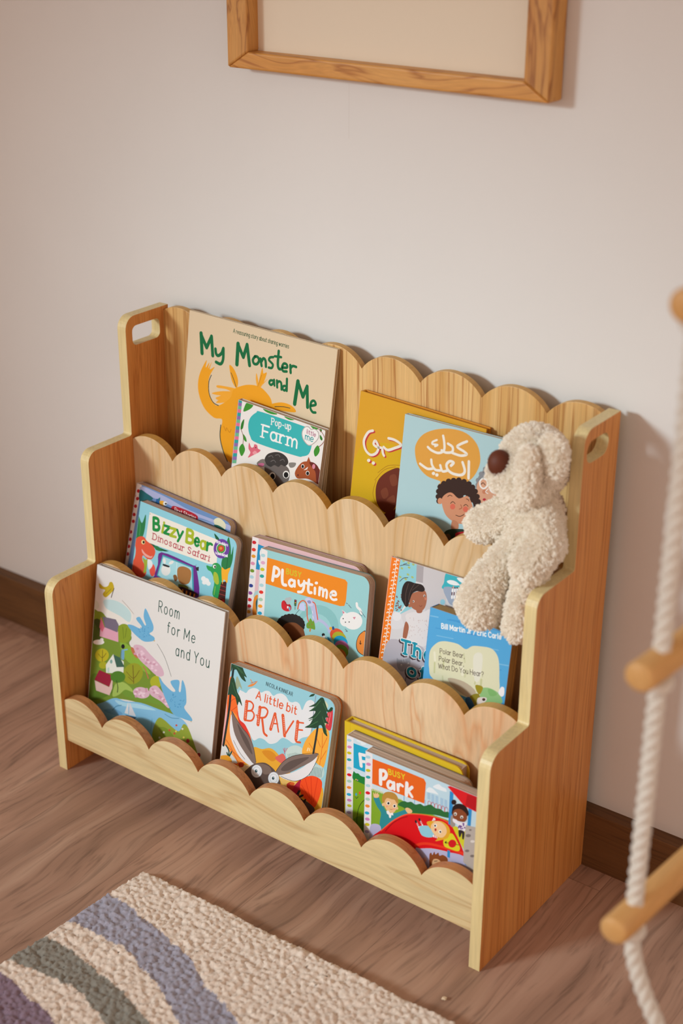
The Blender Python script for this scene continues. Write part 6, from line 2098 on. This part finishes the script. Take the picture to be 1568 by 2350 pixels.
# legs hanging down in front of the board
limb(bm, [b_(0.736, -0.128, 0.556), b_(0.717, -0.150, 0.524), b_(0.708, -0.166, 0.494), b_(0.708, -0.172, 0.480)], [0.021, 0.020, 0.025, 0.028])
limb(bm, [b_(0.762, -0.128, 0.552), b_(0.764, -0.152, 0.516), b_(0.7645, -0.166, 0.486), b_(0.7645, -0.172, 0.466)], [0.021, 0.0175, 0.0170, 0.0170])

tmp = D.meshes.new('body_src'); bm.to_mesh(tmp); bm.free()
to = D.objects.new('body_src', tmp); COL.objects.link(to)
md = to.modifiers.new('r', 'REMESH'); md.mode = 'VOXEL'; md.voxel_size = 0.0032
md = to.modifiers.new('s', 'SMOOTH'); md.iterations = 6; md.factor = 0.5
dg = bpy.context.evaluated_depsgraph_get()
bme = D.meshes.new_from_object(to.evaluated_get(dg)); bme.name = 'body'
D.objects.remove(to); D.meshes.remove(tmp)
for p in bme.polygons: p.use_smooth = True
m_fur, nt, b = new_mat('cream_plush', 0.9, 0.08)
b.inputs['Base Color'].default_value = (0.97, 0.91, 0.815, 1)
b.inputs['Sheen Weight'].default_value = 0.3
tr = N(nt, 'ShaderNodeBsdfTranslucent'); tr.inputs[0].default_value = (0.97, 0.91, 0.80, 1)
mxs = N(nt, 'ShaderNodeMixShader'); mxs.inputs[0].default_value = 0.42
nt.links.new(b.outputs[0], mxs.inputs[1]); nt.links.new(tr.outputs[0], mxs.inputs[2])
nt.links.new(mxs.outputs[0], nt.nodes['Material Output'].inputs['Surface'])
body = link('body', bme, bear, [m_fur])
def fur(o, count, length, child, seed, rad=0.00035):
    md = o.modifiers.new('fur', 'PARTICLE_SYSTEM')
    ps = md.particle_system; ps.seed = seed
    s = ps.settings
    s.type = 'HAIR'; s.count = count; s.hair_length = length; s.hair_step = 4
    s.use_advanced_hair = True
    s.normal_factor = 0.0012; s.factor_random = 0.0008; s.tangent_factor = 0.0; s.object_align_factor = (0, 0, -0.0010)
    s.child_type = 'INTERPOLATED'; s.rendered_child_count = child; s.child_percent = 1
    s.clump_factor = 0.2; s.clump_shape = 0.1
    s.roughness_1 = 0.002; s.roughness_1_size = 0.3; s.roughness_2 = 0.003; s.roughness_endpoint = 0.002
    s.child_length = 1.0; s.length_random = 0.4
    s.root_radius = rad / 0.01 * 1.0; s.tip_radius = 0.2; s.radius_scale = 0.01
    s.display_step = 2; s.render_step = 3
fur(body, 16000, 0.005, 6, 3)
m_nose, nt, b = new_mat('brown_nose', 0.6, 0.3); b.inputs['Base Color'].default_value = hexc('#5e2c18')
bm = bmesh.new()
ball(bm, b_(0.7100, -0.1465, 0.6665), 0.0160, 0.95, 0.9, 1.1)
mesh_obj('nose', bm, m_nose, bear, smooth=True)
bm = bmesh.new()
ball(bm, b_(0.7335, -0.1465, 0.6435), 0.0042, 0.6, 1.0, 1.5)
mesh_obj('eye', bm, plain('dark_eye', '#2a1a14', 0.3, 0.5), bear, smooth=True)


# ------------------------------------------------------------------ crumb on the floor
bm = bmesh.new()
bmesh.ops.create_icosphere(bm, subdivisions=2, radius=0.004)
for vtx in bm.verts: vtx.co *= 0.6 + 0.6 * random.random(); vtx.co.z *= 0.6
zmin = min(vv.co.z for vv in bm.verts)
for vtx in bm.verts: vtx.co.z -= zmin
cr = mesh_obj('crumb', bm, plain('crumb', '#e0c8a8', 0.9, 0.1))
cr.location = (0.7907, -0.3568, 0.0)
tag(cr, 'tiny pale crumb on the bare floor beside the rug edge', 'crumb')
bpy.context.view_layer.update()
